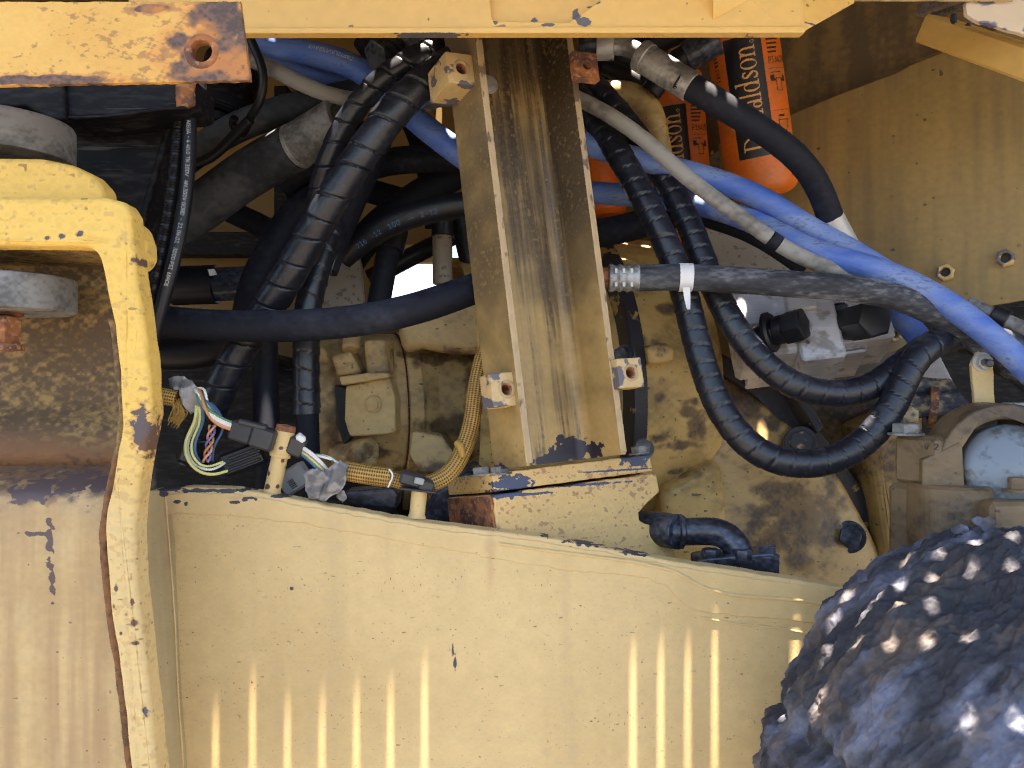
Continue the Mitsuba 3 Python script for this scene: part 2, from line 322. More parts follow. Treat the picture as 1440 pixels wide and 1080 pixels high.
bs('pad', f_pad, 0.5, bump=lambda p, n, uv: fbm(p.x * 200, p.y * 200, p.z * 200, 3), bscale=0.001)
def f_lug(p, n, uv):
    a = fbm(p.x * 45, p.y * 45, p.z * 45, 4); b = fbm(p.x * 160, p.y * 160, p.z * 160, 2)
    c = mix((0.62, 0.45, 0.22), (0.50, 0.35, 0.16), b)
    return mix(c, (0.13, 0.12, 0.14), smoothstep(0.54, 0.6, a))
bs('lug', f_lug, 0.5)
def f_rust(p, n, uv):
    a = fbm(p.x * 50, p.y * 50, p.z * 50, 4); b = fbm(p.x * 180, p.y * 180, p.z * 180, 2)
    return mix(mix((0.34, 0.13, 0.05), (0.13, 0.06, 0.045), smoothstep(0.35, 0.6, a)), (0.45, 0.26, 0.12), 0.6 * smoothstep(0.58, 0.7, b))
bs('rust', f_rust, 0.85)

# engine castings: tan paint, grime and oil-black flakes; the pump mask also paints shade
def make_cast(base, base2, grime, amt, oil=None, oilmask=None, spots=0.7):
    def f(p, n, uv):
        a = fbm(p.x * 9, p.y * 9, p.z * 9, 4); b = fbm(p.x * 100, p.y * 100, p.z * 100, 3); sp = noise(p.x * 130, p.y * 130, p.z * 130)
        c = mix(base, base2, smoothstep(0.3, 0.7, a)) * (0.88 + 0.24 * b)
        up = n.z
        c = mix(c, grime, amt * smoothstep(0.46, 0.66, a * 0.7 + b * 0.3))
        c = mix(c, (0.05, 0.035, 0.03), spots * smoothstep(0.87, 0.92, sp))
        if oilmask is not None:
            reg = mi.Float(-9)
            for x, z, rx, rz in oilmask: reg = dr.maximum(reg, 1 - dr.sqrt(dr.square((p.x - x) / rx) + dr.square((p.z - z) / rz)))
            w = fbm(p.x * 34, p.y * 34, p.z * 34, 5); fl = fbm(p.x * 95 + 3, p.y * 95, p.z * 60, 4)
            reg = smoothstep(-0.7, 0.7, reg + 1.6 * (w - 0.5))
            ff = fbm(p.x * 230, p.y * 230, p.z * 140, 3)
            c = mix(c, (0.22, 0.135, 0.06), 0.85 * smoothstep(0.33, 0.62, w * 0.6 + 0.3 * reg))
            c = mix(c, oil, 0.75 * smoothstep(0.46, 0.74, fl * 0.30 + ff * 0.22 + w * 0.12 + 0.29 * reg))
        return c
    return f
OIL_SHADE_G = blobs([(640, 500, 80, 12), (600, 505, 30, 10), (660, 560, 14, 40), (640, 600, 50, 20), (610, 665, 60, 20), (500, 640, 40, 14), (470, 600, 12, 50)], 1.62)  # oil grime, partly painting in the shade under and around the pump bodies
bs('gearbox', make_cast((0.64, 0.46, 0.205), (0.54, 0.375, 0.16), (0.17, 0.125, 0.085), 0.65, (0.06, 0.045, 0.035), OIL_SHADE_G), 0.55)
OIL_B = blobs([(985, 565, 30, 10), (955, 628, 40, 8), (985, 600, 20, 26), (930, 618, 20, 10), (962, 668, 18, 8), (1040, 540, 8, 14), (925, 492, 12, 16), (905, 480, 8, 10), (975, 580, 14, 16), (930, 560, 8, 10), (950, 430, 20, 8)], 1.58)
bs('bell', make_cast((0.68, 0.46, 0.165), (0.58, 0.385, 0.13), (0.22, 0.14, 0.06), 0.6, (0.03, 0.028, 0.04), OIL_B), 0.5)
OIL_T = blobs([(1150, 715, 44, 26), (1130, 740, 50, 14), (1160, 760, 40, 30), (1100, 760, 16, 26), (1140, 790, 40, 30), (1110, 560, 60, 20), (1080, 610, 18, 12), (1190, 640, 40, 40), (1230, 660, 20, 90), (1225, 760, 20, 60), (1040, 640, 30, 18), (1180, 560, 60, 30), (1140, 600, 24, 16), (1165, 800, 22, 26), (1095, 575, 30, 18)], 1.45)
bs('trans', make_cast((0.57, 0.385, 0.15), (0.44, 0.285, 0.10), (0.17, 0.10, 0.05), 0.8, (0.026, 0.024, 0.034), OIL_T), 0.42)
bs('yoke', make_cast((0.22, 0.15, 0.08), (0.13, 0.088, 0.05), (0.06, 0.045, 0.035), 0.9), 0.45, bump=lambda p, n, uv: fbm(p.x * 170, p.y * 170, p.z * 170, 3), bscale=0.0012)
bs('clampyellow', make_cast((0.66, 0.50, 0.27), (0.6, 0.45, 0.22), (0.05, 0.05, 0.075), 1.0), 0.5)
def f_wall(p, n, uv):
    run = fbm(p.x * 14, p.y * 14, p.z * 1.6, 4); fr = fbm(p.x * 70, p.y * 70, p.z * 5, 3); a = fbm(p.x * 5, p.y * 5, p.z * 5, 4); b = fbm(p.x * 120, p.y * 120, p.z * 120, 3)
    c = mix((0.34, 0.232, 0.077), (0.25, 0.172, 0.064), smoothstep(0.28, 0.70, run * 0.7 + fr * 0.3)) * (0.88 + 0.24 * b)
    c = mix(c, (0.17, 0.125, 0.075), 0.5 * smoothstep(0.45, 0.70, a * 0.7 + fr * 0.3))
    sp = noise(p.x * 85, p.y * 85, p.z * 85); s2 = fbm(p.x * 30, p.y * 30, p.z * 30, 2)
    return mix(c, (0.05, 0.036, 0.024), 0.8 * smoothstep(0.86, 0.92, sp) * smoothstep(0.45, 0.7, s2))
bs('wall', f_wall, 0.5)
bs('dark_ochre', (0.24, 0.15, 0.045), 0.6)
def f_beige(p, n, uv):
    a = fbm(p.x * 12, p.y * 12, p.z * 12, 3); b = fbm(p.x * 120, p.y * 120, p.z * 120, 3)
    return mix(mix((0.30, 0.26, 0.20), (0.20, 0.165, 0.125), a), (0.08, 0.07, 0.06), 0.7 * smoothstep(0.62, 0.7, b))
bs('beige', f_beige, 0.6)

# hoses
def f_rubber(p, n, uv):
    a = fbm(p.x * 10, p.y * 10, p.z * 10, 4); b = fbm(p.x * 110, p.y * 110, p.z * 110, 2)
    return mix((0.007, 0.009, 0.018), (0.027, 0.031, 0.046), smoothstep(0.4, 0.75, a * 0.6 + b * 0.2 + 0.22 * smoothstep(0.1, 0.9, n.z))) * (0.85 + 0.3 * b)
bs('rubber', f_rubber, 0.68, spec=0.3)
def f_dusty(p, n, uv):
    a = fbm(p.x * 12, p.y * 40, p.z * 40, 4); b = fbm(p.x * 90, p.y * 200, p.z * 200, 3)
    c = mix((0.020, 0.022, 0.030), (0.075, 0.079, 0.096), smoothstep(0.3, 0.7, a * 0.6 + b * 0.4))
    return mix(c, (0.27, 0.28, 0.31), 0.7 * smoothstep(0.48, 0.72, a * 0.6 + b * 0.4) * (0.25 + 0.75 * smoothstep(0.25, 0.45, p.x)))
bs('dusty_rubber', f_dusty, 0.75)
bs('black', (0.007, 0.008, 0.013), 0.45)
def f_wrap(p, n, uv):
    a = fbm(p.x * 14, p.y * 14, p.z * 14, 3); b = fbm(p.x * 110, p.y * 110, p.z * 110, 2)
    c = mix((0.008, 0.010, 0.018), (0.022, 0.026, 0.038), smoothstep(0.4, 0.75, a * 0.6 + b * 0.4))
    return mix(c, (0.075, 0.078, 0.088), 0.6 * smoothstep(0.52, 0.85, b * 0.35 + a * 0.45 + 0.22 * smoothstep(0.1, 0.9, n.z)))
bs('wrap', f_wrap, 0.36, spec=0.6)
def f_blue(p, n, uv):
    a = fbm(p.x * 11, p.y * 30, p.z * 30, 4); b = fbm(p.x * 120, p.y * 260, p.z * 260, 3)
    c = mix((0.07, 0.15, 0.52), (0.20, 0.28, 0.54), smoothstep(0.3, 0.7, a) * (0.4 + 0.6 * smoothstep(-0.1, 0.2, p.x))) * (0.85 + 0.3 * b)
    return mix(c, (0.03, 0.04, 0.09), 0.55 * smoothstep(0.55, 0.75, a * 0.45 + b * 0.55))
bs('blue', f_blue, 0.5, spec=0.4)
def f_grey(p, n, uv):
    a = fbm(p.x * 16, p.y * 16, p.z * 16, 4); b = fbm(p.x * 110, p.y * 110, p.z * 110, 2)
    return mix((0.30, 0.29, 0.275), (0.13, 0.125, 0.12), smoothstep(0.42, 0.70, a * 0.75 + b * 0.25))
bs('grey_hose', f_grey, 0.75)
def f_steel(p, n, uv):
    a = fbm(p.x * 30, p.y * 30, p.z * 30, 4); b = fbm(p.x * 200, p.y * 200, p.z * 200, 2)
    return mix((0.42, 0.42, 0.42), (0.17, 0.165, 0.16), smoothstep(0.35, 0.7, a * 0.7 + b * 0.3))
bs('steel', f_steel, 0.42, 0.35)
bs('washer_steel', lambda p, n, uv: f_steel(p, n, uv) * 0.62, 0.55, 0.2)
def f_alu(p, n, uv):
    a = fbm(p.x * 18, p.y * 18, p.z * 18, 3); b = noise(p.x * 30, p.y * 30, p.z * 500)
    return mix(mix((0.60, 0.60, 0.64), (0.44, 0.44, 0.48), smoothstep(0.4, 0.7, a)), (0.20, 0.17, 0.14), 0.7 * smoothstep(0.55, 0.75, fbm(p.x * 45, p.y * 45, p.z * 45, 4))) * (0.92 + 0.16 * b)
bs('alu', f_alu, 0.38, 0.2)
bs('zinc', (0.50, 0.50, 0.49), 0.4, 0.3)
def f_dkmetal(p, n, uv):
    a = fbm(p.x * 22, p.y * 22, p.z * 22, 4); b = fbm(p.x * 150, p.y * 150, p.z * 150, 2)
    return mix((0.022, 0.025, 0.036), (0.095, 0.105, 0.15), smoothstep(0.36, 0.7, a * 0.6 + b * 0.4))
bs('dark_metal', f_dkmetal, 0.30, 0.3, spec=0.7)
def f_cap(p, n, uv):
    a = fbm(p.x * 35, p.y * 35, p.z * 35, 4); b = fbm(p.x * 160, p.y * 160, p.z * 160, 2)
    return mix((0.21, 0.24, 0.275), (0.11, 0.12, 0.135), smoothstep(0.52, 0.70, a * 0.75 + b * 0.25))
bs('bearing_cap', f_cap, 0.4, 0.3)
bs('orange', lambda p, n, uv: mix((0.78, 0.17, 0.010), (0.62, 0.17, 0.03), smoothstep(0.4, 0.75, fbm(p.x * 30, p.y * 30, p.z * 30, 4))) * (0.9 + 0.2 * fbm(p.x * 160, p.y * 160, p.z * 160, 2)), 0.42, clearcoat=0.25, clearcoat_gloss=0.7)
bs('label_black', (0.012, 0.012, 0.018), 0.4)
bs('label_print', (0.78, 0.40, 0.14), 0.5)
bs('ink', (0.03, 0.02, 0.018), 0.6)
bs('print_white', (0.55, 0.55, 0.55), 0.7)
bs('print_blue', (0.05, 0.14, 0.30), 0.7)
bs('white_tape', (0.72, 0.72, 0.74), 0.5)
def f_gtape(p, n, uv):
    a = fbm(p.x * 60, p.y * 60, p.z * 60, 3); return mix((0.32, 0.31, 0.31), (0.13, 0.13, 0.14), smoothstep(0.4, 0.66, a))
bs('grey_tape', f_gtape, 0.55)
def f_braid(p, n, uv):
    u, v = uv.x * 15, uv.y * 290
    w = dr.sin((u + v) * 3.14159) * dr.sin((u - v) * 3.14159)
    a = fbm(p.x * 40, p.y * 40, p.z * 40, 3)
    return mix(mix((0.50, 0.30, 0.07), (0.36, 0.21, 0.05), smoothstep(0.4, 0.65, a)), (0.085, 0.045, 0.012), smoothstep(0.15, -0.45, w))
bs('braid', f_braid, 0.7)
def f_post(p, n, uv):
    a = fbm(p.x * 60, p.y * 60, p.z * 60, 3); b = noise(p.x * 150, p.y * 150, p.z * 110)
    return mix((0.62, 0.45, 0.20), (0.10, 0.04, 0.04), smoothstep(0.66, 0.74, b * 0.6 + a * 0.4))
bs('post', f_post, 0.5)
for nm, col in dict(white=(0.72, 0.72, 0.66), yellow=(0.62, 0.62, 0.22), blue=(0.05, 0.12, 0.24), pink=(0.62, 0.33, 0.25), violet=(0.22, 0.17, 0.42), orange=(0.55, 0.25, 0.09), green=(0.10, 0.22, 0.15)).items():
    bs('wire_' + nm, col, 0.4)
def f_crust(p, n, uv):
    q = p.x * 0.75 - p.z * 0.66; r = p.x * 0.66 + p.z * 0.75
    a = fbm(p.x * 8, p.y * 8, p.z * 8, 4); st = fbm(q * 46, r * 12, p.y * 24, 5); b = fbm(p.x * 170, p.y * 170, p.z * 170, 4)
    c = mix((0.045, 0.046, 0.056), (0.155, 0.168, 0.235), smoothstep(0.44, 0.64, a * 0.55 + st * 0.45))  # blue-grey patches put the sky reflection into the colour
    c = mix(c, (0.13, 0.105, 0.09), 0.6 * smoothstep(0.54, 0.64, fbm(q * 30 + 9, r * 9, p.y * 20, 4)))
    return c * (0.62 + 0.76 * b)
bs('crust', f_crust, 0.85, spec=0.2, bump=lambda p, n, uv: fbm((p.x * 0.75 - p.z * 0.66) * 190, (p.x * 0.66 + p.z * 0.75) * 70, p.y * 120, 4), bscale=0.002)
def f_dirt(p, n, uv):
    a = fbm(p.x * 1.5, p.y * 1.5, p.z, 3); b = fbm(p.x * 40, p.y * 40, p.z, 3)
    return mix((0.075, 0.068, 0.058), (0.05, 0.045, 0.038), a) * (0.8 + 0.4 * b)
bs('dirt', f_dirt, 0.95)
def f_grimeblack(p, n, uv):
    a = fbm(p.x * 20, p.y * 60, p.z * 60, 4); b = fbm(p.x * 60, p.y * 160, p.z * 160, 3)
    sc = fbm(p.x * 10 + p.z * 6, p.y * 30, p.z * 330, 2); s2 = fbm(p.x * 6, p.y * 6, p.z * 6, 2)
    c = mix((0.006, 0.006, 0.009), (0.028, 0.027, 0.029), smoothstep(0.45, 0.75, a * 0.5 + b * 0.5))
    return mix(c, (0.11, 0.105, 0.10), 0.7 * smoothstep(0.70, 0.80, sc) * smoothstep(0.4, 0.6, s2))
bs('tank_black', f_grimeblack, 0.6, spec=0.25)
bs('seal_red', (0.10, 0.022, 0.03), 0.5)
def f_dkflange(p, n, uv):
    a = fbm(p.x * 26, p.y * 26, p.z * 26, 4); b = fbm(p.x * 120, p.y * 120, p.z * 120, 2)
    return mix((0.03, 0.028, 0.036), (0.42, 0.28, 0.10), smoothstep(0.64, 0.72, a * 0.8 + b * 0.2))
bs('dark_flange', f_dkflange, 0.5)
bs('pipe_yellow', make_cast((0.62, 0.44, 0.17), (0.52, 0.37, 0.14), (0.2, 0.14, 0.07), 0.6), 0.4)
def f_chipped(p, n, uv):
    a = fbm(p.x * 36, p.y * 36, p.z * 36, 4)
    return mix((0.62, 0.52, 0.40), (0.15, 0.15, 0.24), smoothstep(0.48, 0.54, a))
bs('chipped', f_chipped, 0.5)
bs('strand', (0.42, 0.25, 0.06), 0.8)
bs('plug', (0.035, 0.036, 0.042), 0.38)
bs('grey_plastic', (0.30, 0.31, 0.32), 0.5)

def f_wallshade(p, n, uv):
    run = fbm(p.x * 22, p.y * 22, p.z * 3, 4); b = fbm(p.x * 90, p.y * 90, p.z * 90, 3)
    return mix((0.30, 0.21, 0.09), (0.15, 0.112, 0.07), smoothstep(0.38, 0.62, run * 0.8 + b * 0.2))  # upper strip gets less light: painted in as darker streaky brown
bs('wall_dirty', f_wallshade, 0.6)

def f_dusted(p, n, uv):
    a = fbm(p.x * 12, p.y * 12, p.z * 12, 4); b = fbm(p.x * 90, p.y * 90, p.z * 90, 3)
    return mix((0.030, 0.033, 0.041), (0.085, 0.088, 0.098), smoothstep(0.32, 0.68, a * 0.7 + b * 0.3))
bs('dusted', f_dusted, 0.75, spec=0.3)

bs('trans_dark', make_cast((0.34, 0.22, 0.07), (0.22, 0.14, 0.05), (0.05, 0.035, 0.025), 0.95, (0.026, 0.024, 0.032), OIL_T), 0.45)

bs('frame_dirty', lambda p, n, uv: f_frame(p, n, uv) * mix((0.80, 0.84, 0.86), (0.62, 0.66, 0.70), fbm(p.x * 70, p.y * 20, p.z * 4, 3)), 0.55)

# ------------------------------------------------------------------ the ground and the machine's large structure
g = trimesh.Trimesh([[-600, -600, 0], [600, -600, 0], [600, 600, 0], [-600, 600, 0]], [[0, 1, 2], [0, 2, 3]], process=False)
solo('ground', 'dry pale dirt ground under the machine', None, g, 'mat_dirt', smooth=False, kind='structure')

# perforated hood: the roof over the bay; its unseen ventilation holes are laid out to aim the sun spots
ROOF, ROOF2, STEP = ZC + 0.675, ZC + 0.96, 1.17      # the hood steps up behind the rail
def hole_at(x, y, Y, r):
    q = P(x, y, Y); t = (ROOF - q[2]) / SUN[2]; q = q + SUN * t
    return q[0], q[1], r
BAKED = [(-0.1175, 1.2695, 0.0086), (-0.1636, 1.2616, 0.0086), (-0.2064, 1.268, 0.0086), (-0.2585, 1.286, 0.0086), (-0.2733, 1.2922, 0.0086), (-0.1901, 1.2272, 0.0086), (-0.2631, 1.282, 0.0086), (-0.4021, 1.4134, 0.0086), (-0.2802, 1.2123, 0.0086), (-0.1938, 2.3196, 0.0086), (-0.0825, 1.3588, 0.0086), (0.2153, 1.3038, 0.0086), (0.2709, 1.2836, 0.0086), (0.255, 1.6257, 0.0086), (0.2087, 1.5461, 0.0086), (0.3259, 1.2535, 0.0086), (0.3592, 1.2553, 0.0086), (0.3055, 1.7106, 0.0086), (0.2577, 1.7146, 0.0086), (0.349, 1.4052, 0.0086), (0.4324, 1.3983, 0.0086), (0.4309, 1.2483, 0.0086), (0.5886, 1.1979, 0.0086), (0.5246, 1.5235, 0.0086), (-0.3757, 1.2961, 0.011), (-0.1412, 1.1512, 0.0086), (-0.689, 1.5696, 0.0086), (0.8444, 1.2832, 0.0086), (0.4357, 1.0624, 0.0062), (0.402, 0.8662, 0.0062), (0.4205, 0.8333, 0.0062), (0.4408, 0.7952, 0.0062), (0.4654, 0.766, 0.0062), (0.497, 0.7465, 0.0062), (0.4216, 0.9037, 0.0062), (0.4396, 0.8658, 0.0062), (0.4597, 0.8285, 0.0062), (0.4872, 0.8073, 0.0062), (0.478, 0.8666, 0.0062), (0.5065, 0.8486, 0.0062), (0.537, 0.8264, 0.0062), (0.5694, 0.8074, 0.0062), (0.5074, 0.911, 0.0062), (0.5254, 0.8736, 0.0062), (0.5601, 0.8655, 0.0062), (0.5912, 0.8485, 0.0062), (0.3689, 0.9007, 0.0062), (0.3809, 0.827, 0.0062), (0.4696, 0.6864, 0.0062), (0.5084, 0.6721, 0.0062), (0.4566, 0.8723, 0.0062), (0.4431, 0.9244, 0.0062)]
STREAKS = [(303, 985), (355, 945), (404, 975), (453, 970), (501, 960), (549, 955), (597, 925), (890, 905), (929, 900), (967, 895), (1005, 868)]
LC, LR = P(1458, 1136, 1.0), np.array([0.312, 0.29, 0.325])
holes = list(BAKED)                         # hole centres (x, y, radius) in the roof
slots = [(hole_at(x, 1180, 1.2, 0)[:2], hole_at(x - (x - 720) * 0.0, y + 25, 1.2, 0)[:2]) for x, y in STREAKS]
g = np.random.default_rng(3)
for i in range(26):                          # further rows of the same holes over the rear of the bay
    holes.append((-0.62 + 0.1 * (i % 13), 1.78 + 0.16 * (i // 13), 0.006))
keep = []
for h in holes:
    if not any(abs(h[0] - a[0]) < 0.02 and a[1] - 0.02 < h[1] < b[1] + 0.02 for a, b in slots) and all(math.hypot(h[0] - k[0], h[1] - k[1]) > h[2] + k[2] + 0.003 for k in keep): keep.append(h)
outline = [(-1.6, 0.84), (0.17, 0.84), (0.17, 0.64), (1.8, 0.64), (1.8, STEP + 0.01), (-1.6, STEP + 0.01)]
FXY = (np.array([0, 0, ROOF]), np.array([1., 0, 0]), np.array([0, 1., 0]), np.array([0, 0, 1.]))
roof = plate([np.array(outline)] + [circ(x, y, r, 20) for x, y, r in keep if y < STEP - 0.012] + [np.array(LineString(s_).buffer(0.0026 if s_[0][0] < 0 else 0.0030, quad_segs=6).exterior.coords)[:-1] for s_ in slots], 0.0, 0.003, c=0, frame=FXY)
FXY2 = (np.array([0, 0, ROOF2]), FXY[1], FXY[2], FXY[3])
roof2 = plate([np.array([(-1.6, STEP - 0.01), (1.8, STEP - 0.01), (1.8, 2.75), (-1.6, 2.75)])] + [circ(x, y, r, 20) for x, y, r in keep if y > STEP + 0.015], 0.0, 0.003, c=0, frame=FXY2)
HOOD = thing('engine_hood', 'perforated yellow hood roof over the machine bay', 'hood')
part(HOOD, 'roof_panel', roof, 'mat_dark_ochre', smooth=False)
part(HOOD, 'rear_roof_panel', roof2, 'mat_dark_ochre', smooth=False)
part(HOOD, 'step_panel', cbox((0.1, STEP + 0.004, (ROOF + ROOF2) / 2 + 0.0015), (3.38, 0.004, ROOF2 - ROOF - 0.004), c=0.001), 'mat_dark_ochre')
part(HOOD, 'side_blocker', cbox((-1.58, 1.95, ZC + 0.04), (0.02, 1.55, 1.8)), 'mat_dark_ochre')  # both sides are unseen additions that keep the interior dark
part(HOOD, 'side_blocker', cbox((1.78, 1.95, ZC + 0.04), (0.02, 1.55, 1.8)), 'mat_dark_ochre')
part(HOOD, 'belly_blocker', cbox((0.1, 2.0, ZC - 0.88), (3.3, 1.5, 0.02)), 'mat_dark_ochre')  # added unseen floor, keeps bounced ground light out of the bay

# rear bulkhead with its opening
YB = 2.35
hole1 = px([(522, 430), (540, 392), (606, 360), (632, 356), (633, 312), (646, 312), (647, 360), (676, 352), (676, 420), (640, 428)], YB)
blk = plate([px([(-300, 40), (1500, 40), (1500, 1100), (-300, 1100)], YB), hole1], YB, YB + 0.012, c=0.002)
BULK = thing('rear_bulkhead', 'shaded ochre bulkhead behind the hoses with a bright gap in it', 'panel')
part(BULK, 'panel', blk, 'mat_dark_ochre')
part(BULK, 'rib', cbox(P(398, 255, 2.3), (0.035, 0.05, 0.5)), 'mat_tank_black')
part(BULK, 'rib', cbox(P(330, 345, 2.25), (0.55, 0.06, 0.06)), 'mat_tank_black')
solo('far_crossbar', 'tan crossbar end showing just above the bright gap behind the hoses', 'bar', cbox(P(585, 358, 2.2), (0.12, 0.04, 0.045)), 'mat_frame')

# big pale frame plate
top = [(180, 700), (196, 694), (215, 689), (262, 685), (330, 687), (375, 694), (420, 703), (520, 722), (600, 735), (690, 746), (760, 754), (860, 772), (945, 789), (1020, 800), (1110, 814), (1195, 828), (1330, 850)]
FRM = thing('frame_plate', 'large pale yellow frame plate with long streaks of sun along its lower part', 'frame plate')
body = px(top + [(1330, 1420), (150, 1420)], 1.2)
part(FRM, 'plate', plate([rough(body, 0.012, 0.0005, 1)], 1.2, 1.232, c=0.003), 'mat_frame')
low = [(1200, 884), (1120, 873), (1075, 868), (1030, 866), (975, 857), (952, 842), (935, 822), (905, 812), (850, 806), (780, 800), (700, 786), (640, 774), (560, 760), (470, 744), (400, 733), (330, 726), (262, 722), (222, 724)]
dbl = px([(x, y + 7) for x, y in top[2:-1]] + low, 1.2)
part(FRM, 'doubler', plate([rough(dbl, 0.010, 0.0009, 2)], 1.1985, 1.2005, c=0.0012), 'mat_frame')
low2 = [(1180, 852), (1100, 842), (1010, 832), (975, 818), (955, 806), (930, 798), (800, 778), (700, 764)]
part(FRM, 'weld_bead', tube(Curve(np.array([P(x, y, 1.1985) for x, y in low2])), 0.0026, 10, lumpy(0.003, 60))[0], 'mat_frame')
low3 = [(1190, 905), (1100, 884), (1030, 876), (985, 868)]
part(FRM, 'weld_bead', tube(Curve(np.array([P(x, y, 1.1998) for x, y in low3])), 0.0016, 10, lumpy(0.002, 90))[0], 'mat_frame')
# concave fillet where the plate meets the bracket
def fillet():
    rows = []
    for y0, xl, xr in [(690, 188, 238), (760, 182, 246), (850, 190, 250), (950, 204, 254), (1060, 218, 262), (1200, 230, 272)]:
        row = []
        for t in np.linspace(0, 1, 11):
            a = t * math.pi / 2; row.append(P(xr + (xl - xr) * math.sin(a), y0, 1.2) - np.array([0, 0.001 + 0.06 * (1 - math.cos(a)), 0]))
        rows.append(row)
    v = np.array(rows).reshape(-1, 3); n = 11; f = []
    for i in range(len(rows) - 1):
        for j in range(n - 1):
            a = i * n + j; f += [[a, a + 1, a + n + 1], [a, a + n + 1, a + n]]
    m = trimesh.Trimesh(v, f, process=False); return m.subdivide().subdivide()
part(FRM, 'fillet', fillet(), 'mat_frame_dirty')
part(FRM, 'weld_bead', tube(Curve(np.array([P(x, y, 1.1992) for x, y in [(232, 694), (240, 790), (246, 880), (251, 980), (258, 1080), (264, 1180)]])), 0.0016, 10, lumpy(0.0015, 60))[0], 'mat_frame')

# hood rail along the top
YR = 1.12
RAIL = thing('hood_rail', 'wide yellow hood rail along the top edge with a slanted right end', 'rail')
face = px([(180, -160), (1128, -160), (1128, 45), (900, 47), (180, 47)], YR)
pocket = px([(672, -110), (693, 29), (800, 31), (842, 2), (930, -70), (930, -110)], YR)
part(RAIL, 'face', plate([rough(face, 0.02, 0.0003, 4), rnd(pocket, 0.004)], YR, YR + 0.012, c=0.002), 'mat_rail')
part(RAIL, 'pocket_floor', plate([px([(660, -150), (1000, -150), (960, -40), (860, 25), (800, 44), (680, 44)], YR + 0.014)], YR + 0.014, YR + 0.02, c=0), 'mat_rail')
q = [P(1128, 45.5, YR), P(1202, 4, 1.17), P(1215, -160, 1.17), P(1128, -160, YR)]
def slab(q, t, c=0.0015):
    o = q[0]; U = unit(q[1] - q[0]); W = unit(np.cross(q[3] - q[0], U)); 
    if W[1] < 0: W = -W
    V = np.cross(W, U); V = V if np.dot(V, q[3] - q[0]) > 0 else -V
    return plate([np.array([[np.dot(r - o, U), np.dot(r - o, V)] for r in q])], 0, t, c=c, frame=(o, U, V, W))
part(RAIL, 'end_facet', slab(q, 0.01), 'mat_rail')
part(RAIL, 'lower_lip', plate([px([(180, 40), (1128, 38), (1135, 42), (1128, 47.5), (180, 48.5)], YR)], YR - 0.004, YR + 0.014, c=0.002), 'mat_rail')
gus = trimesh.convex.convex_hull(np.array([P(1003, 28, YR - 0.001), P(1001, -160, YR - 0.001), P(1120, -160, YR - 0.001), P(1052, 0, YR - 0.001), P(1001, -160, YR - 0.05), P(1003, 0, YR - 0.018), P(1020, -160, YR - 0.05)]))
part(RAIL, 'gusset', gus, 'mat_rail')

# rusty bar with its bolt hole
YA = 0.95
BAR = thing('rusty_bar', 'orange yellow rust-pitted steel bar at the top left with a round hole', 'bar')
bar = px([(-90, 2), (338, 2), (341, 30), (352, 113), (300, 114), (150, 117), (-90, 122)], YA)
part(BAR, 'bar_plate', plate([rough(bar, 0.006, 0.00035, 5), circ(*px([(283, 72)], YA)[0], 0.0165, 40)], YA, YA + 0.008, c=0.001), 'mat_bar')
part(BAR, 'bushing', lathe([(0, 0.0118), (-0.0015, 0.0128), (-0.002, 0.0150), (-0.0015, 0.0185), (0.0005, 0.0200), (0.006, 0.016), (0.014, 0.0118), (0, 0.0118)], P(283, 72, YA), (0, 1, 0), 48), 'mat_rust', label='rust-brown bushing in the bar')

# bracket casting at the left
YK = 1.0
BRK = thing('mount_bracket', 'tall worn yellow cast mounting bracket at the left edge with a brown rusty pocket', 'bracket')
def cast(poly, Y0, Y1, r, c, seed=0, amp=0.0022): return crumple(plate([rough(rnd(px(poly, Y0), r), 0.012, 0, seed)], Y0, Y1, c=c, steps=4), 0.009, amp, 26, seed)
part(BRK, 'top_step', cast([(-130, 221), (55, 221), (100, 231), (128, 244), (144, 262), (148, 290), (-130, 290)], YK + 0.03, 1.07, 0.012, 0.008, 1), 'mat_bracket', smooth=60)
zt, zb = hz(277, YK), hz(348, YK)
pad = px([(-130, 277), (150, 277), (174, 284), (183, 300), (185, 322), (187, 352), (150, 350), (120, 346), (-130, 344)], YK)
under = np.array([0, 0, ZC + 0])
# underside shelf with the round seat of the mount
shelf_o = (np.array([0, 0, zb + 0.004]), np.array([1., 0, 0]), np.array([0, 1., 0]), np.array([0, 0, 1.]))
xs = lambda x, Y: P(x, 0, Y)[0]
seat_c = (xs(-30, 1.1), 1.125)
part(BRK, 'underside', plate([np.array([(xs(-130, 1.05), 1.02), (xs(135, 1.05), 1.02), (xs(135, 1.05), 1.2), (xs(-130, 1.05), 1.2)]), circ(xs(-40, 1.1), 1.115, 0.145, 48, 0.07)], 0.0, 0.045, c=0.004, frame=shelf_o), 'mat_pocket')
part(BRK, 'top_lobe', cast([(150, 300), (178, 304), (194, 318), (202, 340), (203, 362), (192, 378), (160, 380)], YK + 0.028, 1.075, 0.010, 0.012, 4), 'mat_bracket', smooth=60)
rib = [(138, 352), (188, 350), (190, 385), (200, 440), (209, 520), (213, 585), (205, 625), (195, 680), (188, 740), (191, 820), (204, 930), (219, 1080), (236, 1240), (200, 1240), (183, 1080), (169, 950), (154, 850), (147, 748), (149, 722), (163, 650), (171, 600), (168, 520), (158, 450)]
fl = Polygon(pad).union(Polygon(px(rib, YK)).buffer(0)).buffer(0.0005)
fl = fl.buffer(0.022, quad_segs=8).buffer(-0.030, quad_segs=8).buffer(0.008, quad_segs=8)
fl = max(fl.geoms, key=lambda q: q.area) if fl.geom_type != 'Polygon' else fl
part(BRK, 'front_flange', crumple(plate([rough(np.array(fl.simplify(0.0003).exterior.coords)[:-1], 0.012, 0)], YK, YK + 0.04, c=0.0075, steps=4), 0.008, 0.0036, 26, 5), 'mat_bracket', smooth=60)
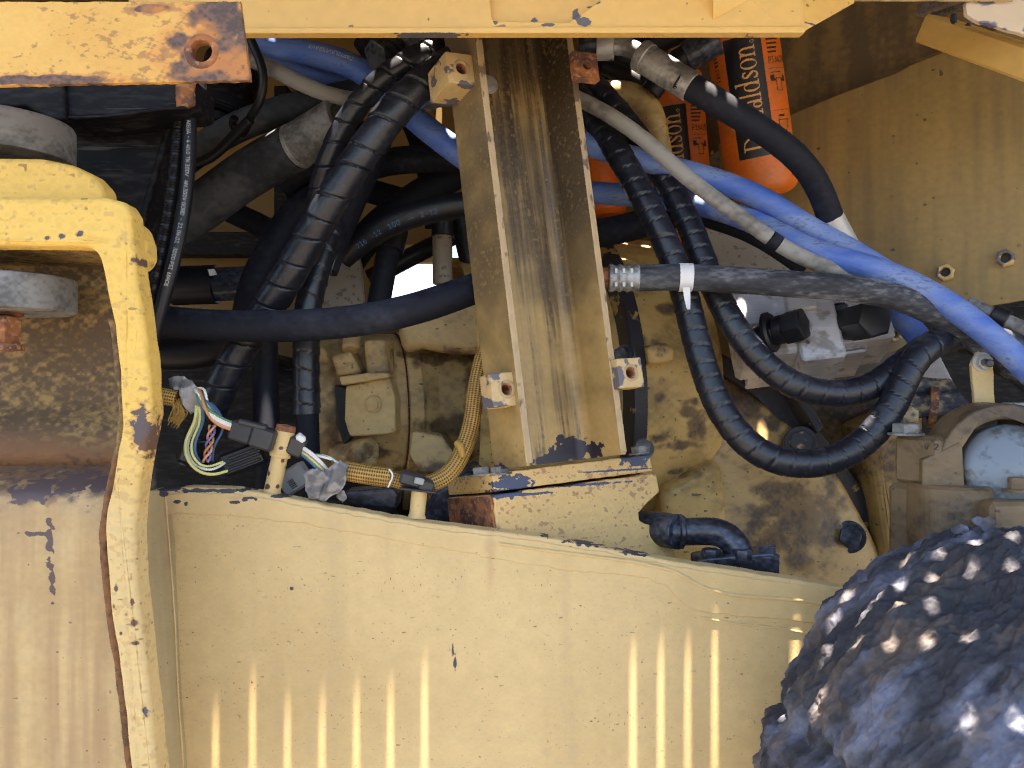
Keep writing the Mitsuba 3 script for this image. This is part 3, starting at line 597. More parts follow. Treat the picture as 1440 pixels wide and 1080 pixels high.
for nm_, a_, b_ in [('crevice', 18, len(rib) - 1)]:
    cp = [(x + 1, y) for x, y in rib[14:]]
    part(BRK, nm_, tube(Curve(np.array([P(x, y, 1.037) for x, y in cp]), 0.004), 0.0055, 14, lumpy(0.005, 45))[0], 'mat_pocket', smooth=True)
# pocket web: vertical wall that swells at the bottom, ledge, lower wall
def loft(rows, sub=3):
    n = len(rows[0]); v = np.array(rows).reshape(-1, 3); f = []
    for i in range(len(rows) - 1):
        for j in range(n - 1):
            a = i * n + j; f += [[a, a + n + 1, a + 1], [a, a + n, a + n + 1]]
    m = trimesh.Trimesh(v, f, process=False)
    for _ in range(sub): m = m.subdivide()
    return m
def profile_wall(prof, x0, edge, k=40):
    y = np.array([a for a, _ in prof]); Y = np.array([b for _, b in prof]); z = np.array([P(0, a, b)[2] for a, b in prof])
    s = np.r_[0, np.cumsum(np.hypot(np.diff(Y), np.diff(z)))]; u = np.linspace(0, s[-1], 70)
    Yc, zc = PchipInterpolator(s, Y)(u), PchipInterpolator(s, z)(u)
    rows = []
    for a, b in zip(Yc, zc):
        py = 540 - (b - ZC) / a * FOC; x1 = (np.interp(py, [e[0] for e in edge], [e[1] for e in edge]) - 720) / FOC * a
        rows.append([np.array([x, a, b]) for x in np.linspace(x0, x1, k)])
    return loft(rows, 0)
def noisy(m, amp, fr, seed=0):
    m.vertices = m.vertices + np.array([0, -1, 0.3]) * (amp * (meshkit.fbm(m.vertices * fr, 4, seed) - 0.5))[:, None]; return m
xl = xs(-160, 1.15)
EDGE = [(340, 168), (450, 178), (520, 188), (590, 191), (650, 182), (700, 172), (750, 170), (850, 174), (950, 187), (1080, 201), (1240, 218)]
part(BRK, 'pocket_wall', noisy(profile_wall([(330, 1.19), (440, 1.175), (560, 1.16), (610, 1.13), (640, 1.125), (668, 1.155)], xl, EDGE), 0.004, 30), 'mat_pocket')
part(BRK, 'lower_wall', noisy(profile_wall([(640, 1.17), (655, 1.13), (676, 1.075), (700, 1.05), (760, 1.045), (900, 1.045), (1100, 1.045), (1260, 1.045)], xl, EDGE), 0.004, 25, 3), 'mat_web')
# rubber mount's washers and bolt
MNT = thing('isolation_mount', 'grey steel mount washers and rusty bolt through the bracket at the left edge', 'mount')
ax = P(-30, 395, 1.12); 
def disc(zy, Yc, R, h, cx=-12):
    o = P(cx, zy, Yc); return lathe([(0, 0), (0, R - 0.006), (0.002, R - 0.001), (0.006, R), (h - 0.006, R), (h - 0.002, R - 0.002), (h, R - 0.008), (h, 0)], o, (0, 0, 1), 64)
part(MNT, 'upper_washer', disc(228, 1.14, 0.100, 0.053, -10), 'mat_washer_steel')
part(MNT, 'lower_washer', disc(440, 1.085, 0.092, 0.046, -4), 'mat_washer_steel')
part(MNT, 'lower_washer', disc(446, 1.085, 0.030, 0.008, -4), 'mat_rust', label='small washer above the bolt')
part(MNT, 'bolt', hexhead(P(-4, 444, 1.06), (0, 0, -1), 0.026, 0.045, washer=False, turn=0.2), 'mat_rust', label='rusty bolt head under the washer')
part(MNT, 'bolt_flange', lathe([(0, 0), (0, 0.030), (-0.008, 0.030), (-0.010, 0)], P(-4, 484, 1.06), (0, 0, 1), 32), 'mat_rust')

# black tank
TNK = thing('black_tank', 'grimy black tank behind the rusty bar at the upper left', 'tank')
part(TNK, 'body', crumple(plate([px([(-160, 90), (244, 90), (243, 160), (226, 215), (206, 285), (196, 330), (190, 430), (-160, 430)], 1.3)], 1.3, 1.37, c=0.008), 0.03, 0.004, 12, 1), 'mat_tank_black')
part(TNK, 'top_flange', plate([rnd(px([(88, 108), (272, 108), (271, 148), (258, 153), (205, 157), (150, 164), (97, 167), (89, 160)], 1.21), 0.004)], 1.21, 1.3, c=0.005), 'mat_tank_black')
part(TNK, 'top_flange', plate([rnd(px([(-160, 108), (89, 108), (92, 168), (74, 170), (55, 160), (36, 149), (-160, 149)], 1.2), 0.004)], 1.2, 1.3, c=0.005), 'mat_tank_black')
part(TNK, 'flange_end', plate([rough(px([(246, 108), (273, 108), (271, 146), (262, 150), (247, 150)], 1.204), 0.005, 0.0006)], 1.204, 1.215, c=0.002), 'mat_rust', label='rusty end of the tank flange')
part(TNK, 'weld_seam', tube(Curve(pts((92, 165, 1.208), (150, 163, 1.208), (205, 156, 1.208), (262, 151, 1.208))), 0.003, 10, lumpy(0.003, 80))[0], 'mat_tank_black')
part(TNK, 'edge_strip', tube(Curve(pts((244, 158, 1.298), (227, 215, 1.298), (207, 285, 1.298), (197, 330, 1.298))), 0.0045, 10, lumpy(0.005, 60))[0], 'mat_tank_black')

# ------------------------------------------------------------------ column
th = math.radians(28); tilt = math.tan(math.radians(4.5))
cu0 = unit([math.cos(th), math.sin(th), tilt])
bot, tp = P(768, 652, 1.29), P(691, 20, 1.36)
ca = unit(tp - bot); cu = unit(cu0 - ca * np.dot(cu0, ca)); cn = np.cross(cu, ca); cn = cn if cn[1] < 0 else -cn
bs('column', make_column_color(bot, ca, cu), 0.45)
COL = thing('column', 'brown streaked yellow channel column standing in the middle', 'column')
CF = (bot, cu, cn, ca)
W2, D, t_ = 0.083, 0.092, 0.0085
sec = Polygon([(-W2, -0.01), (W2, -0.01), (W2, D), (W2 - t_, D), (W2 - t_, 0), (-W2 + t_, 0), (-W2 + t_, D), (-W2, D)])
inner = Polygon([(-W2 + t_, 0), (W2 - t_, 0), (W2 - t_, D + 0.1), (-W2 + t_, D + 0.1)]).buffer(-0.022).buffer(0.022, quad_segs=10)
sec = sec.union(sbox(-W2 + 0.001, -0.009, W2 - 0.001, 0.024)).difference(inner)
secp = np.array(sec.simplify(0.0002).exterior.coords)[:-1]
part(COL, 'channel', plate([secp], 0.0, np.linalg.norm(tp - bot), c=0, frame=CF), 'mat_column', smooth=25)
def colpt(u, n, a): return bot + cu * u + cn * n + ca * a
RC = np.array([cu, cn, ca])
for s in (-1, 1):
    q = colpt(s * (W2 - t_ / 2), D + 0.0012, np.linalg.norm(tp - bot) / 2)
    part(COL, 'flange_edge', crumple(cbox(q, (t_ + 0.002, 0.003, np.linalg.norm(tp - bot) - 0.006), RC, 0.0012), 0.012, 0.0012, 60), 'mat_flange_edge')
part(COL, 'weld_spot', lathe([(0, 0.016), (0.004, 0.013), (0.006, 0.006), (0.004, 0)], colpt(-0.02, 0.0005, 0.600), cn, 28), 'mat_steel')
def lug(cpx, size, hole, mat, depth=0.042, n_off=0, name='lug', rust=False):
    o = P(*cpx); fr = (o, cu, ca, -cn)
    a, b = size
    rings = [rnd(np.array([(-a, -b), (a, -b), (a, b), (-a, b)]) / 2, 0.002), circ(0, 0, hole, 28)]
    k = part(COL, name, plate(rings, 0, depth, c=0.0018, frame=fr), mat)
    part(k, 'thread', lathe([(0.002, hole + 0.0005), (0.004, hole - 0.002), (0.024, hole - 0.002), (0.024, 0)], o, -cn, 28), 'mat_rust')
    part(k, 'hole_lip', lathe([(-0.0002, hole), (-0.0016, hole + 0.0012), (-0.0012, hole + 0.0035), (0.0006, hole + 0.005), (0.002, hole)], o, -cn, 28), 'mat_rust' if rust else 'mat_flange_edge')
lug((649, 96, 1.235), (0.046, 0.047), 0.0088, 'mat_lug', 0.07)
lug((825, 92, 1.255), (0.042, 0.043), 0.0066, 'mat_rust', 0.014, rust=True)
lug((713, 547, 1.185), (0.048, 0.047), 0.0088, 'mat_lug', 0.035)
lug((887, 524, 1.25), (0.044, 0.044), 0.0088, 'mat_lug', 0.03)
# foot: bolted base plate on a pad, both square to the column
fc = P(695, 692, 1.236)
fu, fn, fa = cu, cn, ca
FF = (fc, fu, fa, -fn)
L1 = 0.285
part(COL, 'base_plate', plate([rough(np.array([(0, 0), (L1, 0.0), (L1, 0.027), (0, 0.027)]), 0.008, 0.0003)], 0, 0.17, c=0.002, frame=FF), 'mat_pad')
pc = fc - fn * -0.004 + fa * -0.004 
PADK = thing('pad_block', 'pitted yellow foot pad welded on the frame plate under the column', 'pad')
PF = (pc, fu, fa, -fn)
pad = rnd(np.array([(-0.004, 0), (L1 + 0.004, 0), (L1 + 0.006, -0.030), (L1 - 0.026, -0.048), (L1 - 0.040, -0.058), (L1 - 0.040, -0.070), (L1 + 0.014, -0.098), (L1 + 0.02, -0.15), (-0.004, -0.075)]), 0.004)
part(PADK, 'block', plate([rough(pad, 0.008, 0.0006, 9)], 0, 0.17, c=0.0025, frame=PF), 'mat_pad')
part(PADK, 'end_face', crumple(cbox(pc + fu * -0.0062 - fn * 0.083 + fa * -0.042, (0.004, 0.16, 0.082), np.array([fu, -fn, fa]), 0.001), 0.01, 0.001, 60), 'mat_rust', label='rusty brown left end of the pad')
for (x, y, Y) in [(678, 668, 1.27), (704, 667, 1.25), (899, 638, 1.33)]:
    part(COL, 'bolt', hexhead(P(x, y, Y), fa, 0.0135, 0.012, washer=True, up=(0, 1, 0), turn=0.4), 'mat_washer_steel')

# ------------------------------------------------------------------ engine castings
GB = thing('hydraulic_pump', 'tan speckled pump casting left of the column with a red sealed joint', 'pump')
gd = unit([1, 0.30, 0.03])
def along(x0, y0, Y): return P(x0, y0, Y)
go = P(432, 575, 1.76)
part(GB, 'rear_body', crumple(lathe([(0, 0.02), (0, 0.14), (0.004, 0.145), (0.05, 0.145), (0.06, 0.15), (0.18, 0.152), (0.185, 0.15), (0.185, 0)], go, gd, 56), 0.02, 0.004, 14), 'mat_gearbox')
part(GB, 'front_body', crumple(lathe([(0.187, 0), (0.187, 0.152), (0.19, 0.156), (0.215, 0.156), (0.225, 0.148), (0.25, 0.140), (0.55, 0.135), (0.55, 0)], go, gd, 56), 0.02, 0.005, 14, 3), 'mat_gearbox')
sj = go + gd * 0.186
part(GB, 'sealed_joint', lathe([(-0.0015, 0.150), (-0.0012, 0.1535), (0, 0.1545), (0.0012, 0.1535), (0.0015, 0.150)], sj, gd, 64), 'mat_seal_red', label='thin dark red seal line round the pump')
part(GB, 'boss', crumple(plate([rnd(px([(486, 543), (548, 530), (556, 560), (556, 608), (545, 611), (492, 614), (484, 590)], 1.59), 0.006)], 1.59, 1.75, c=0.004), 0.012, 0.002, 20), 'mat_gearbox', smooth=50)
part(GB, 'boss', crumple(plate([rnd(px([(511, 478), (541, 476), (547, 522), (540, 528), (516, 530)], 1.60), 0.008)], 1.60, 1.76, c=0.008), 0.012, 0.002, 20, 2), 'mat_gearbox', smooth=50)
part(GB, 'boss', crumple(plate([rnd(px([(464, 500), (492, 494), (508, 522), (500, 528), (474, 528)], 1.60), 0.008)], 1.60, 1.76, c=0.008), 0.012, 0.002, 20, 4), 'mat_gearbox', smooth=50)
part(GB, 'shadow_strip', plate([rnd(px([(470, 540), (486, 545), (497, 612), (484, 626), (474, 600)], 1.62), 0.003)], 1.62, 1.72, c=0.002), 'mat_black', label='black strip standing for the shadow gap beside the large boss')  # painted shadow: a black strip fills the gap beside the boss
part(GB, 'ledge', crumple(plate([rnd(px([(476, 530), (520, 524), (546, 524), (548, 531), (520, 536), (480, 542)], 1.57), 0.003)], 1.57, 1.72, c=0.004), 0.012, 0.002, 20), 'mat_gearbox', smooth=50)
part(GB, 'top_boss', cyl(P(493, 493, 1.63), P(495, 468, 1.66), 0.017, 0.004), 'mat_gearbox')
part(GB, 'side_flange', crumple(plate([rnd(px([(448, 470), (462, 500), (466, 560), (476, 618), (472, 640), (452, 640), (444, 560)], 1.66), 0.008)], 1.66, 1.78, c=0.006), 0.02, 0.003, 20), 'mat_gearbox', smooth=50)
b = P(525, 568, 1.588)
part(GB, 'bolt', cat(lathe([(0, 0.016), (0.004, 0.016), (0.006, 0.014), (0.006, 0)], b, (0, -1, 0), 32), hexhead(b + np.array([0, -0.006, 0]), (0, -1, 0), 0.012, 0.010, washer=False), lathe([(0.015, 0.0065), (0.0185, 0.006), (0.0185, 0)], b, (0, -1, 0), 24)), 'mat_gearbox')
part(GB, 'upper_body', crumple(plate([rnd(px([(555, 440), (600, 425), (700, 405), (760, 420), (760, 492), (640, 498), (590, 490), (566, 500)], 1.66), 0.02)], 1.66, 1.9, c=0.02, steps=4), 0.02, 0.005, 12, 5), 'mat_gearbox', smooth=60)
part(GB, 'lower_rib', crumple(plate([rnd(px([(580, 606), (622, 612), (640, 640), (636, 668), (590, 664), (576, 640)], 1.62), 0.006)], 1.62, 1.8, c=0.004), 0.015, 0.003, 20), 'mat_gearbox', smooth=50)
part(GB, 'lower_fitting', cyl(P(470, 640, 1.66), P(525, 632, 1.62), 0.024, 0.006), 'mat_gearbox')
part(GB, 'lower_fitting', cyl(P(504, 640, 1.62), P(520, 638, 1.60), 0.028, 0.006), 'mat_gearbox')
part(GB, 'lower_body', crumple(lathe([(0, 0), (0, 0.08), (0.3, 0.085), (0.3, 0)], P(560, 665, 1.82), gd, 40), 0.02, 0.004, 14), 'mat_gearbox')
solo('top_bracket_plate', 'dull grey-brown bracket plate behind the black wrapped hoses', 'bracket', plate([rough(px([(458, 400), (470, 345), (500, 338), (508, 372), (513, 440), (450, 446)], 1.66), 0.01, 0.0005)], 1.66, 1.675, c=0.002), 'mat_beige')
blk = solo('shadow_filler', 'black mass added for the deep shadow low in the bay behind the loose wires', 'casing', crumple(plate([rnd(px([(120, 500), (300, 486), (420, 520), (450, 640), (560, 690), (560, 900), (120, 900)], 1.72), 0.03)], 1.72, 2.2, c=0.02), 0.04, 0.01, 10), 'mat_tank_black')  # black mass put in to paint the deep shadow here
solo('low_block', 'small black box lying low behind the braided sleeve', 'box', plate([rnd(px([(478, 692), (552, 686), (560, 694), (556, 716), (500, 712)], 1.3), 0.004)], 1.3, 1.36, c=0.004), 'mat_dark_metal')
solo('low_block', 'dark sloping casing just left of the pad block', 'casing', crumple(plate([rnd(px([(585, 735), (610, 690), (660, 660), (700, 690), (700, 760), (585, 760)], 1.42), 0.01)], 1.42, 1.6, c=0.01), 0.02, 0.004, 20), 'mat_dark_metal')

# bell housing to the right of the column
bd = unit([1, 0.25, 0.02]); bo = P(872, 555, 1.92) + np.array([-0.083, 0, 0])
BH = thing('bell_housing', 'round yellow housing with black flaked oil patches right of the column', 'housing')
part(BH, 'barrel', crumple(lathe([(0.0, 0), (0.0, 0.345), (0.004, 0.35), (0.145, 0.345), (0.17, 0.335), (0.185, 0.31), (0.185, 0)], bo, bd, 120), 0.018, 0.005, 12), 'mat_bell', smooth=50)
part(BH, 'flange', lathe([(-0.03, 0), (-0.03, 0.366), (-0.027, 0.371), (-0.003, 0.371), (0, 0.366), (0, 0.33)], bo, bd, 120), 'mat_dark_flange', label='black flaked flange edge of the housing')
part(BH, 'neck', crumple(lathe([(-0.3, 0.30), (-0.03, 0.32)], bo, bd, 80), 0.03, 0.004, 12), 'mat_bell', smooth=50)
part(BH, 'lug', crumple(plate([rnd(px([(908, 486), (936, 482), (950, 492), (948, 508), (912, 514)], 1.545), 0.006)], 1.545, 1.62, c=0.006), 0.01, 0.002, 25), 'mat_bell', smooth=50)
part(BH, 'lower_apron', crumple(plate([rnd(px([(930, 690), (1014, 640), (1022, 700), (1030, 860), (930, 860)], 1.60), 0.02)], 1.60, 1.9, c=0.02, steps=4), 0.02, 0.006, 10), 'mat_bell', smooth=60)
part(BH, 'bolt', hexhead(P(880, 500, 1.5), unit([-0.6, -0.8, 0]), 0.016, 0.02), 'mat_dark_metal')
part(BH, 'bolt', hexhead(P(905, 632, 1.5), unit([-0.2, -0.8, 0.5]), 0.015, 0.018), 'mat_washer_steel')

# transmission: round cover with a flange ring, seen obliquely
td = unit([0.05, -1, 0.06])
TR = thing('transmission_case', 'oil-stained tan transmission case with a dark curved flange low on the right', 'transmission')
def arc(R, a0, a1, n=40, c=(792, 926)): return [(c[0] + R * math.cos(t), c[1] - R * math.sin(t)) for t in np.linspace(math.radians(a0), math.radians(a1), n)]
def bulge(m, h):
    v = m.vertices; cx = P(1000, 900, 1.7); d = np.hypot(v[:, 0] - cx[0], v[:, 2] - cx[2]); m.vertices = v - np.array([0, 1, 0]) * (h * np.clip(1 - (d / 0.55) ** 2, 0, 1))[:, None]; return m
part(TR, 'cover', bulge(crumple(plate([px(arc(456, 8, 72) + [(930, 500), (930, 980)], 1.70)], 1.70, 1.80, c=0.012, steps=4), 0.012, 0.012, 9), 0.10), 'mat_trans', smooth=60)
part(TR, 'flange_ring', crumple(plate([px(arc(484, 4, 74, 60) + arc(456, 74, 4, 60), 1.67)], 1.67, 1.74, c=0.006), 0.012, 0.003, 20), 'mat_dark_flange', label='dark chipped flange ring of the transmission case', smooth=50)
part(TR, 'body', crumple(plate([px([(1010, 500), (1290, 470), (1290, 900), (1010, 900)], 1.76)], 1.76, 1.80, c=0.01), 0.03, 0.02, 7, 3), 'mat_trans_dark', smooth=60)
part(TR, 'side_wall', crumple(plate([rnd(px([(1215, 600), (1300, 560), (1300, 900), (1262, 900), (1240, 760)], 1.62), 0.01)], 1.62, 1.75, c=0.02, steps=4), 0.02, 0.01, 9, 5), 'mat_trans_dark', smooth=60)
part(TR, 'rib', crumple(plate([rnd(px([(1118, 558), (1136, 552), (1160, 600), (1150, 612)], 1.6), 0.004)], 1.6, 1.75, c=0.004), 0.012, 0.003, 20), 'mat_dark_flange', smooth=50)
for x, y, Y, mt in [(1126, 622, 1.61, 'mat_dark_flange'), (1194, 755, 1.640, 'mat_dark_metal')]:
    o = P(x, y, Y); W = unit([-0.25, -1, 0.15])
    part(TR, 'bolt', cat(lathe([(-0.04, 0.031), (0.004, 0.031), (0.006, 0.029), (0.006, 0)], o, W, 36), hexhead(o + W * 0.005, W, 0.022, 0.018, washer=False)), mt)

# driveshaft yoke with the pale bearing cap
YD = 1.22
YK2 = thing('driveshaft_bearing', 'dusty brown bearing block with an arched strap at the right edge', 'bearing block')
def ca_(poly, Y0, Y1, r, c, seed=0, amp=0.002): return crumple(plate([rough(rnd(px(poly, Y0), r), 0.012, 0, seed)], Y0, Y1, c=c, steps=4), 0.008, amp, 26, seed)
yaw = math.radians(-28); YU = np.array([math.cos(yaw), math.sin(yaw), -0.02]); YN = np.array([math.sin(yaw), -math.cos(yaw), 0.0])
def blockpx(name, cx, cy, Y, size, c, mat='mat_yoke', seed=0, yaw_=None):
    y = yaw if yaw_ is None else yaw_
    R = np.array([[math.cos(y), math.sin(y), 0], [-math.sin(y), math.cos(y), 0], [0, 0, 1.0]])
    return part(YK2, name, crumple(cbox(P(cx, cy, Y), size, R, c), 0.008, 0.002, 26, seed), mat, smooth=60)
by = math.radians(34)
blockpx('strap_lug', 1302, 646, 1.30, (0.056, 0.072, 0.073), 0.006, seed=1, yaw_=by)
# arch: half ring with a flat face toward the viewer
t = np.linspace(math.radians(-12), math.radians(192), 40)
ao = P(1416, 668, YD + 0.02)
ring = np.vstack([np.stack([0.094 * np.cos(t), 0.104 * np.sin(t)], 1), np.stack([0.072 * np.cos(t[::-1]), 0.081 * np.sin(t[::-1])], 1)])
aw = unit([0.22, 1, 0.0]); aU = unit([1, -0.22, 0]); aV = np.array([0, 0, 1.0])
part(YK2, 'arch', crumple(plate([ring], 0, 0.11, c=0.005, frame=(ao, aU, aV, aw), steps=4), 0.008, 0.002, 26, 2), 'mat_yoke', smooth=60)
part(YK2, 'strap_web', crumple(plate([rnd(np.array([(-0.115, -0.035), (-0.055, -0.035), (-0.06, 0.05), (-0.115, 0.02)]), 0.004)], -0.002, 0.05, c=0.004, frame=(ao, aU, aV, aw)), 0.008, 0.001, 26, 6), 'mat_yoke', smooth=60)
part(YK2, 'lower_body', crumple(lathe([(-0.20, 0), (-0.20, 0.058), (-0.004, 0.058), (0, 0.054), (0, 0)], P(1335, 680, 1.27), (0, 0, 1), 48), 0.01, 0.003, 22), 'mat_yoke', smooth=60)
blockpx('lower_body', 1296, 745, 1.31, (0.075, 0.07, 0.145), 0.008, seed=3, yaw_=by)
blockpx('lower_shelf', 1420, 734, 1.25, (0.14, 0.12, 0.075), 0.006, seed=4, yaw_=0.1)
blockpx('right_lug', 1440, 600, 1.30, (0.05, 0.06, 0.03), 0.004, seed=7, yaw_=0.1)
part(YK2, 'bolt', hexhead(P(1274, 611, 1.30), (0, 0, 1), 0.021, 0.017, washer=True, turn=0.5), 'mat_washer_steel')
part(YK2, 'bolt', hexhead(P(1428, 582, 1.27), (0, 0, 1), 0.021, 0.017, turn=0.5), 'mat_washer_steel')
part(YK2, 'bolt', hexhead(P(1437, 690, 1.22), (0, 0, 1), 0.021, 0.020, turn=0.9), 'mat_yoke')
for i, ch in enumerate('v2'):
    m = meshkit.text_mesh(ch, 0.009, 0.0012); m.apply_translation([0.012 * i, 0, 0])
    o = P(1299, 632, 1.241)
    R = np.eye(4); R[:3, 0] = YU; R[:3, 1] = [0, 0, 1]; R[:3, 2] = unit([0.1, -1, 0]); R[:3, 3] = o
    m.apply_transform(R); part(YK2, 'stamped_mark', m, 'mat_ink', smooth=False)
cap = unit([-0.18, -1, 0.16]); cpo = P(1416, 660, 1.26)
CAP = solo('bearing_cap', 'smooth round pale blue-grey cap inside the arched strap', 'cap', lathe([(-0.03, 0), (-0.03, 0.066), (0.012, 0.066), (0.019, 0.064), (0.025, 0.058), (0.0275, 0.052), (0.030, 0.046), (0.034, 0.03), (0.0365, 0.012), (0.037, 0)], cpo, cap, 80), 'mat_bearing_cap', smooth=50)

# clamp cluster behind the yoke
CL = thing('pipe_clamp', 'cream painted pipe clamp with dark chips above the bearing block', 'clamp')
part(CL, 'upper_half', crumple(plate([rnd(px([(1283, 536), (1296, 529), (1340, 533), (1350, 548), (1330, 554), (1278, 556)], 1.42), 0.005)], 1.42, 1.52, c=0.008, steps=4), 0.01, 0.004, 24), 'mat_clampyellow', smooth=60)
part(CL, 'lower_half', crumple(plate([rnd(px([(1272, 557), (1300, 553), (1352, 548), (1368, 566), (1362, 584), (1276, 590)], 1.41), 0.006)], 1.41, 1.52, c=0.010, steps=4), 0.01, 0.005, 24, 2), 'mat_clampyellow', smooth=60)
part(CL, 'nose', crumple(plate([rnd(px([(1268, 582), (1282, 570), (1294, 576), (1294, 594), (1268, 598)], 1.38), 0.005)], 1.38, 1.44, c=0.006), 0.01, 0.003, 24, 3), 'mat_clampyellow', smooth=60)
part(CL, 'ring', lathe([(0, 0.022), (0, 0.034), (0.012, 0.034), (0.012, 0.022)], P(1306, 572, 1.41), unit([1, -0.4, -0.1]), 32), 'mat_rust')
BP = thing('hanger_strap', 'narrow pale yellow strap with a nut at its top, right of the clamp', 'strap')
part(BP, 'strap_plate', plate([rough(rnd(px([(1366, 512), (1376, 492), (1396, 500), (1400, 580), (1372, 580)], 1.36), 0.006), 0.008, 0.0003)], 1.36, 1.368, c=0.001), 'mat_frame')
part(BP, 'nut', hexhead(P(1381, 509, 1.359), (0, -1, 0), 0.0125, 0.012), 'mat_zinc')
part(BP, 'stud', cyl(P(1381, 509, 1.36), P(1393, 511, 1.32), 0.006), 'mat_dark_metal')

# crusted casing at the lower right
sph = trimesh.creation.icosphere(subdivisions=7, radius=1.0)
sph.update_faces(sph.triangles_center[:, 1] < 0.35); sph.remove_unreferenced_vertices(); sph = sph.subdivide(); sph.vertices /= np.linalg.norm(sph.vertices, axis=1, keepdims=True)
v = sph.vertices * LR
nrm = unit([0, 0, 1]); dirv = sph.vertices / LR; dirv /= np.linalg.norm(dirv, axis=1, keepdims=True)
qx = v[:, 0] * 0.75 - v[:, 2] * 0.66; qz = v[:, 0] * 0.66 + v[:, 2] * 0.75
st = meshkit.fbm(np.stack([qx * 26, qz * 7, v[:, 1] * 14], -1), 4, 2) - 0.5
bg = meshkit.fbm(v * 7, 3, 5) - 0.5; fine = meshkit.fbm(np.stack([qx * 90, qz * 38, v[:, 1] * 60], -1), 4, 9) - 0.5
rid = np.abs(meshkit.fbm(v * 22, 4, 12) - 0.5)
v = v + dirv * (0.040 * bg + 0.030 * st + 0.021 * fine - 0.013 * rid - 0.012 * np.abs(meshkit.fbm(np.stack([qx * 60, qz * 22, v[:, 1] * 40], -1), 4, 21) - 0.5) * 2 - 0.010 * np.exp(-((v[:, 2] - 0.075 - 0.03 * np.sin(v[:, 0] * 14)) / 0.016) ** 2))[:, None]
solo('crusted_casing', 'big rounded lump with rough black sun-spotted crust at the lower right corner', 'casing', trimesh.Trimesh(v + LC, sph.faces, process=False), 'mat_crust', smooth=True)
def flake(cx, cy, Y, s, seed):
    g = np.random.default_rng(seed); n = 11; t = np.arange(n) / n * 2 * math.pi; r = s * g.uniform(0.45, 1.1, n)
    m = plate([np.stack([r * np.cos(t), r * np.sin(t) * 0.8], 1)], 0, 0.002, c=0.0006, frame=frame_from(P(cx, cy, Y), unit([g.normal() * 0.3, 1, g.normal() * 0.3])))
    return crumple(m, 0.004, 0.008, 60, seed)
for i, (x, y, s) in enumerate([(1212, 812, 0.010), (1385, 735, 0.014), (1352, 745, 0.010)]):
    solo('crust_flake', ['small grey flake standing on the upper left slope of the crusted lump', 'pale curled flake on the crest of the crusted lump', 'dark ragged flake left of the crest of the crusted lump'][i], 'flake', flake(x, y, 1.0 if i else 1.02, s, 20 + i), 'mat_crust', smooth=40)

# ------------------------------------------------------------------ right side: wall, filters, valve
wo = P(1040, 300, 1.86); wr = P(1500, 300, 1.52); wU = unit(wr - wo); wV = np.array([0, 0, 1.0]); wW = np.cross(wV, wU) * 1.0
wW = wW if wW[1] > 0 else -wW
def on_plane(x, y, o, W):
    d = P(x, y, 1) - np.array([0, 0, ZC]); e = np.array([0, 0, ZC]); return e + d * (np.dot(o - e, W) / np.dot(d, W))
def planepoly(pp, o, U, V, W): 
    q = np.array([on_plane(x, y, o, W) - o for x, y in pp]); return np.stack([q @ U, q @ V], 1)
WALL = thing('side_wall', 'dim olive yellow side wall plate with two nuts near its lower edge', 'wall panel')
low = planepoly([(1020, 205), (1106, 161), (1200, 113), (1290, 70), (1312, 56), (1345, 40), (1560, -70), (1560, 350), (1445, 372), (1336, 402), (1270, 430), (1100, 500), (1020, 500)], wo, wU, wV, wW)
part(WALL, 'lower_plate', plate([rough(low, 0.02, 0.0004)], 0, 0.01, c=0.002, frame=(wo, wU, wV, wW)), 'mat_wall')
wo2 = wo + wW * 0.10; W2_ = wW; V2_ = unit(np.cross(wU, W2_)); V2_ = V2_ if V2_[2] > 0 else -V2_
up = planepoly([(900, -120), (1600, -120), (1600, -60), (1340, 60), (1106, 175), (900, 280)], wo2, wU, V2_, W2_)
part(WALL, 'upper_plate', plate([up], 0, 0.01, c=0.002, frame=(wo2, wU, V2_, W2_)), 'mat_wall_dirty', label='darker upper strip of the side wall')
for x, y in [(1331, 384), (1415, 364)]:
    o = on_plane(x, y, wo, wW)
    k = part(WALL, 'nut', hexhead(o, -wW, 0.0165, 0.020, washer=False, hole=0.0085), 'mat_lug')
    part(k, 'thread', cyl(o, o - wW * 0.006, 0.0085, 0.0005), 'mat_ink')
solo('backing_plate', 'added black panel standing for the dark void under the edge of the side wall', 'panel', plate([px([(1230, 380), (1560, 330), (1560, 640), (1230, 640)], 1.95)], 1.95, 1.96, c=0.002), 'mat_tank_black')  # black sheet painting the shadow below the wall edge
LW = thing('lower_wall_plate', 'small shaded yellow plate with one nut under the blue hoses at the right', 'wall panel')
part(LW, 'plate', plate([px([(1190, 440), (1285, 455), (1278, 486), (1230, 505), (1190, 505)], 1.62)], 1.62, 1.63, c=0.002), 'mat_wall')
part(LW, 'nut', hexhead(P(1254, 470, 1.62), (0, -1, 0), 0.0155, 0.018, washer=False, hole=0.008), 'mat_lug')
solo('backing_plate', 'grey-beige plate between the filters and the wrapped hoses', 'panel', crumple(plate([px([(985, 325), (1010, 318), (1150, 360), (1150, 430), (985, 430)], 1.78)], 1.78, 1.80, c=0.003), 0.03, 0.002, 12), 'mat_beige')
solo('backing_plate', 'light beige plate just behind the front oil filter', 'panel', plate([px([(975, 232), (1030, 200), (1060, 190), (1060, 300), (975, 300)], 1.96)], 1.96, 1.97, c=0.003), 'mat_beige')
solo('backing_plate', 'dark olive panel between the two oil filters', 'panel', plate([px([(940, 20), (1060, 20), (1060, 232), (940, 232)], 2.02)], 2.02, 2.03, c=0.003), 'mat_wall')
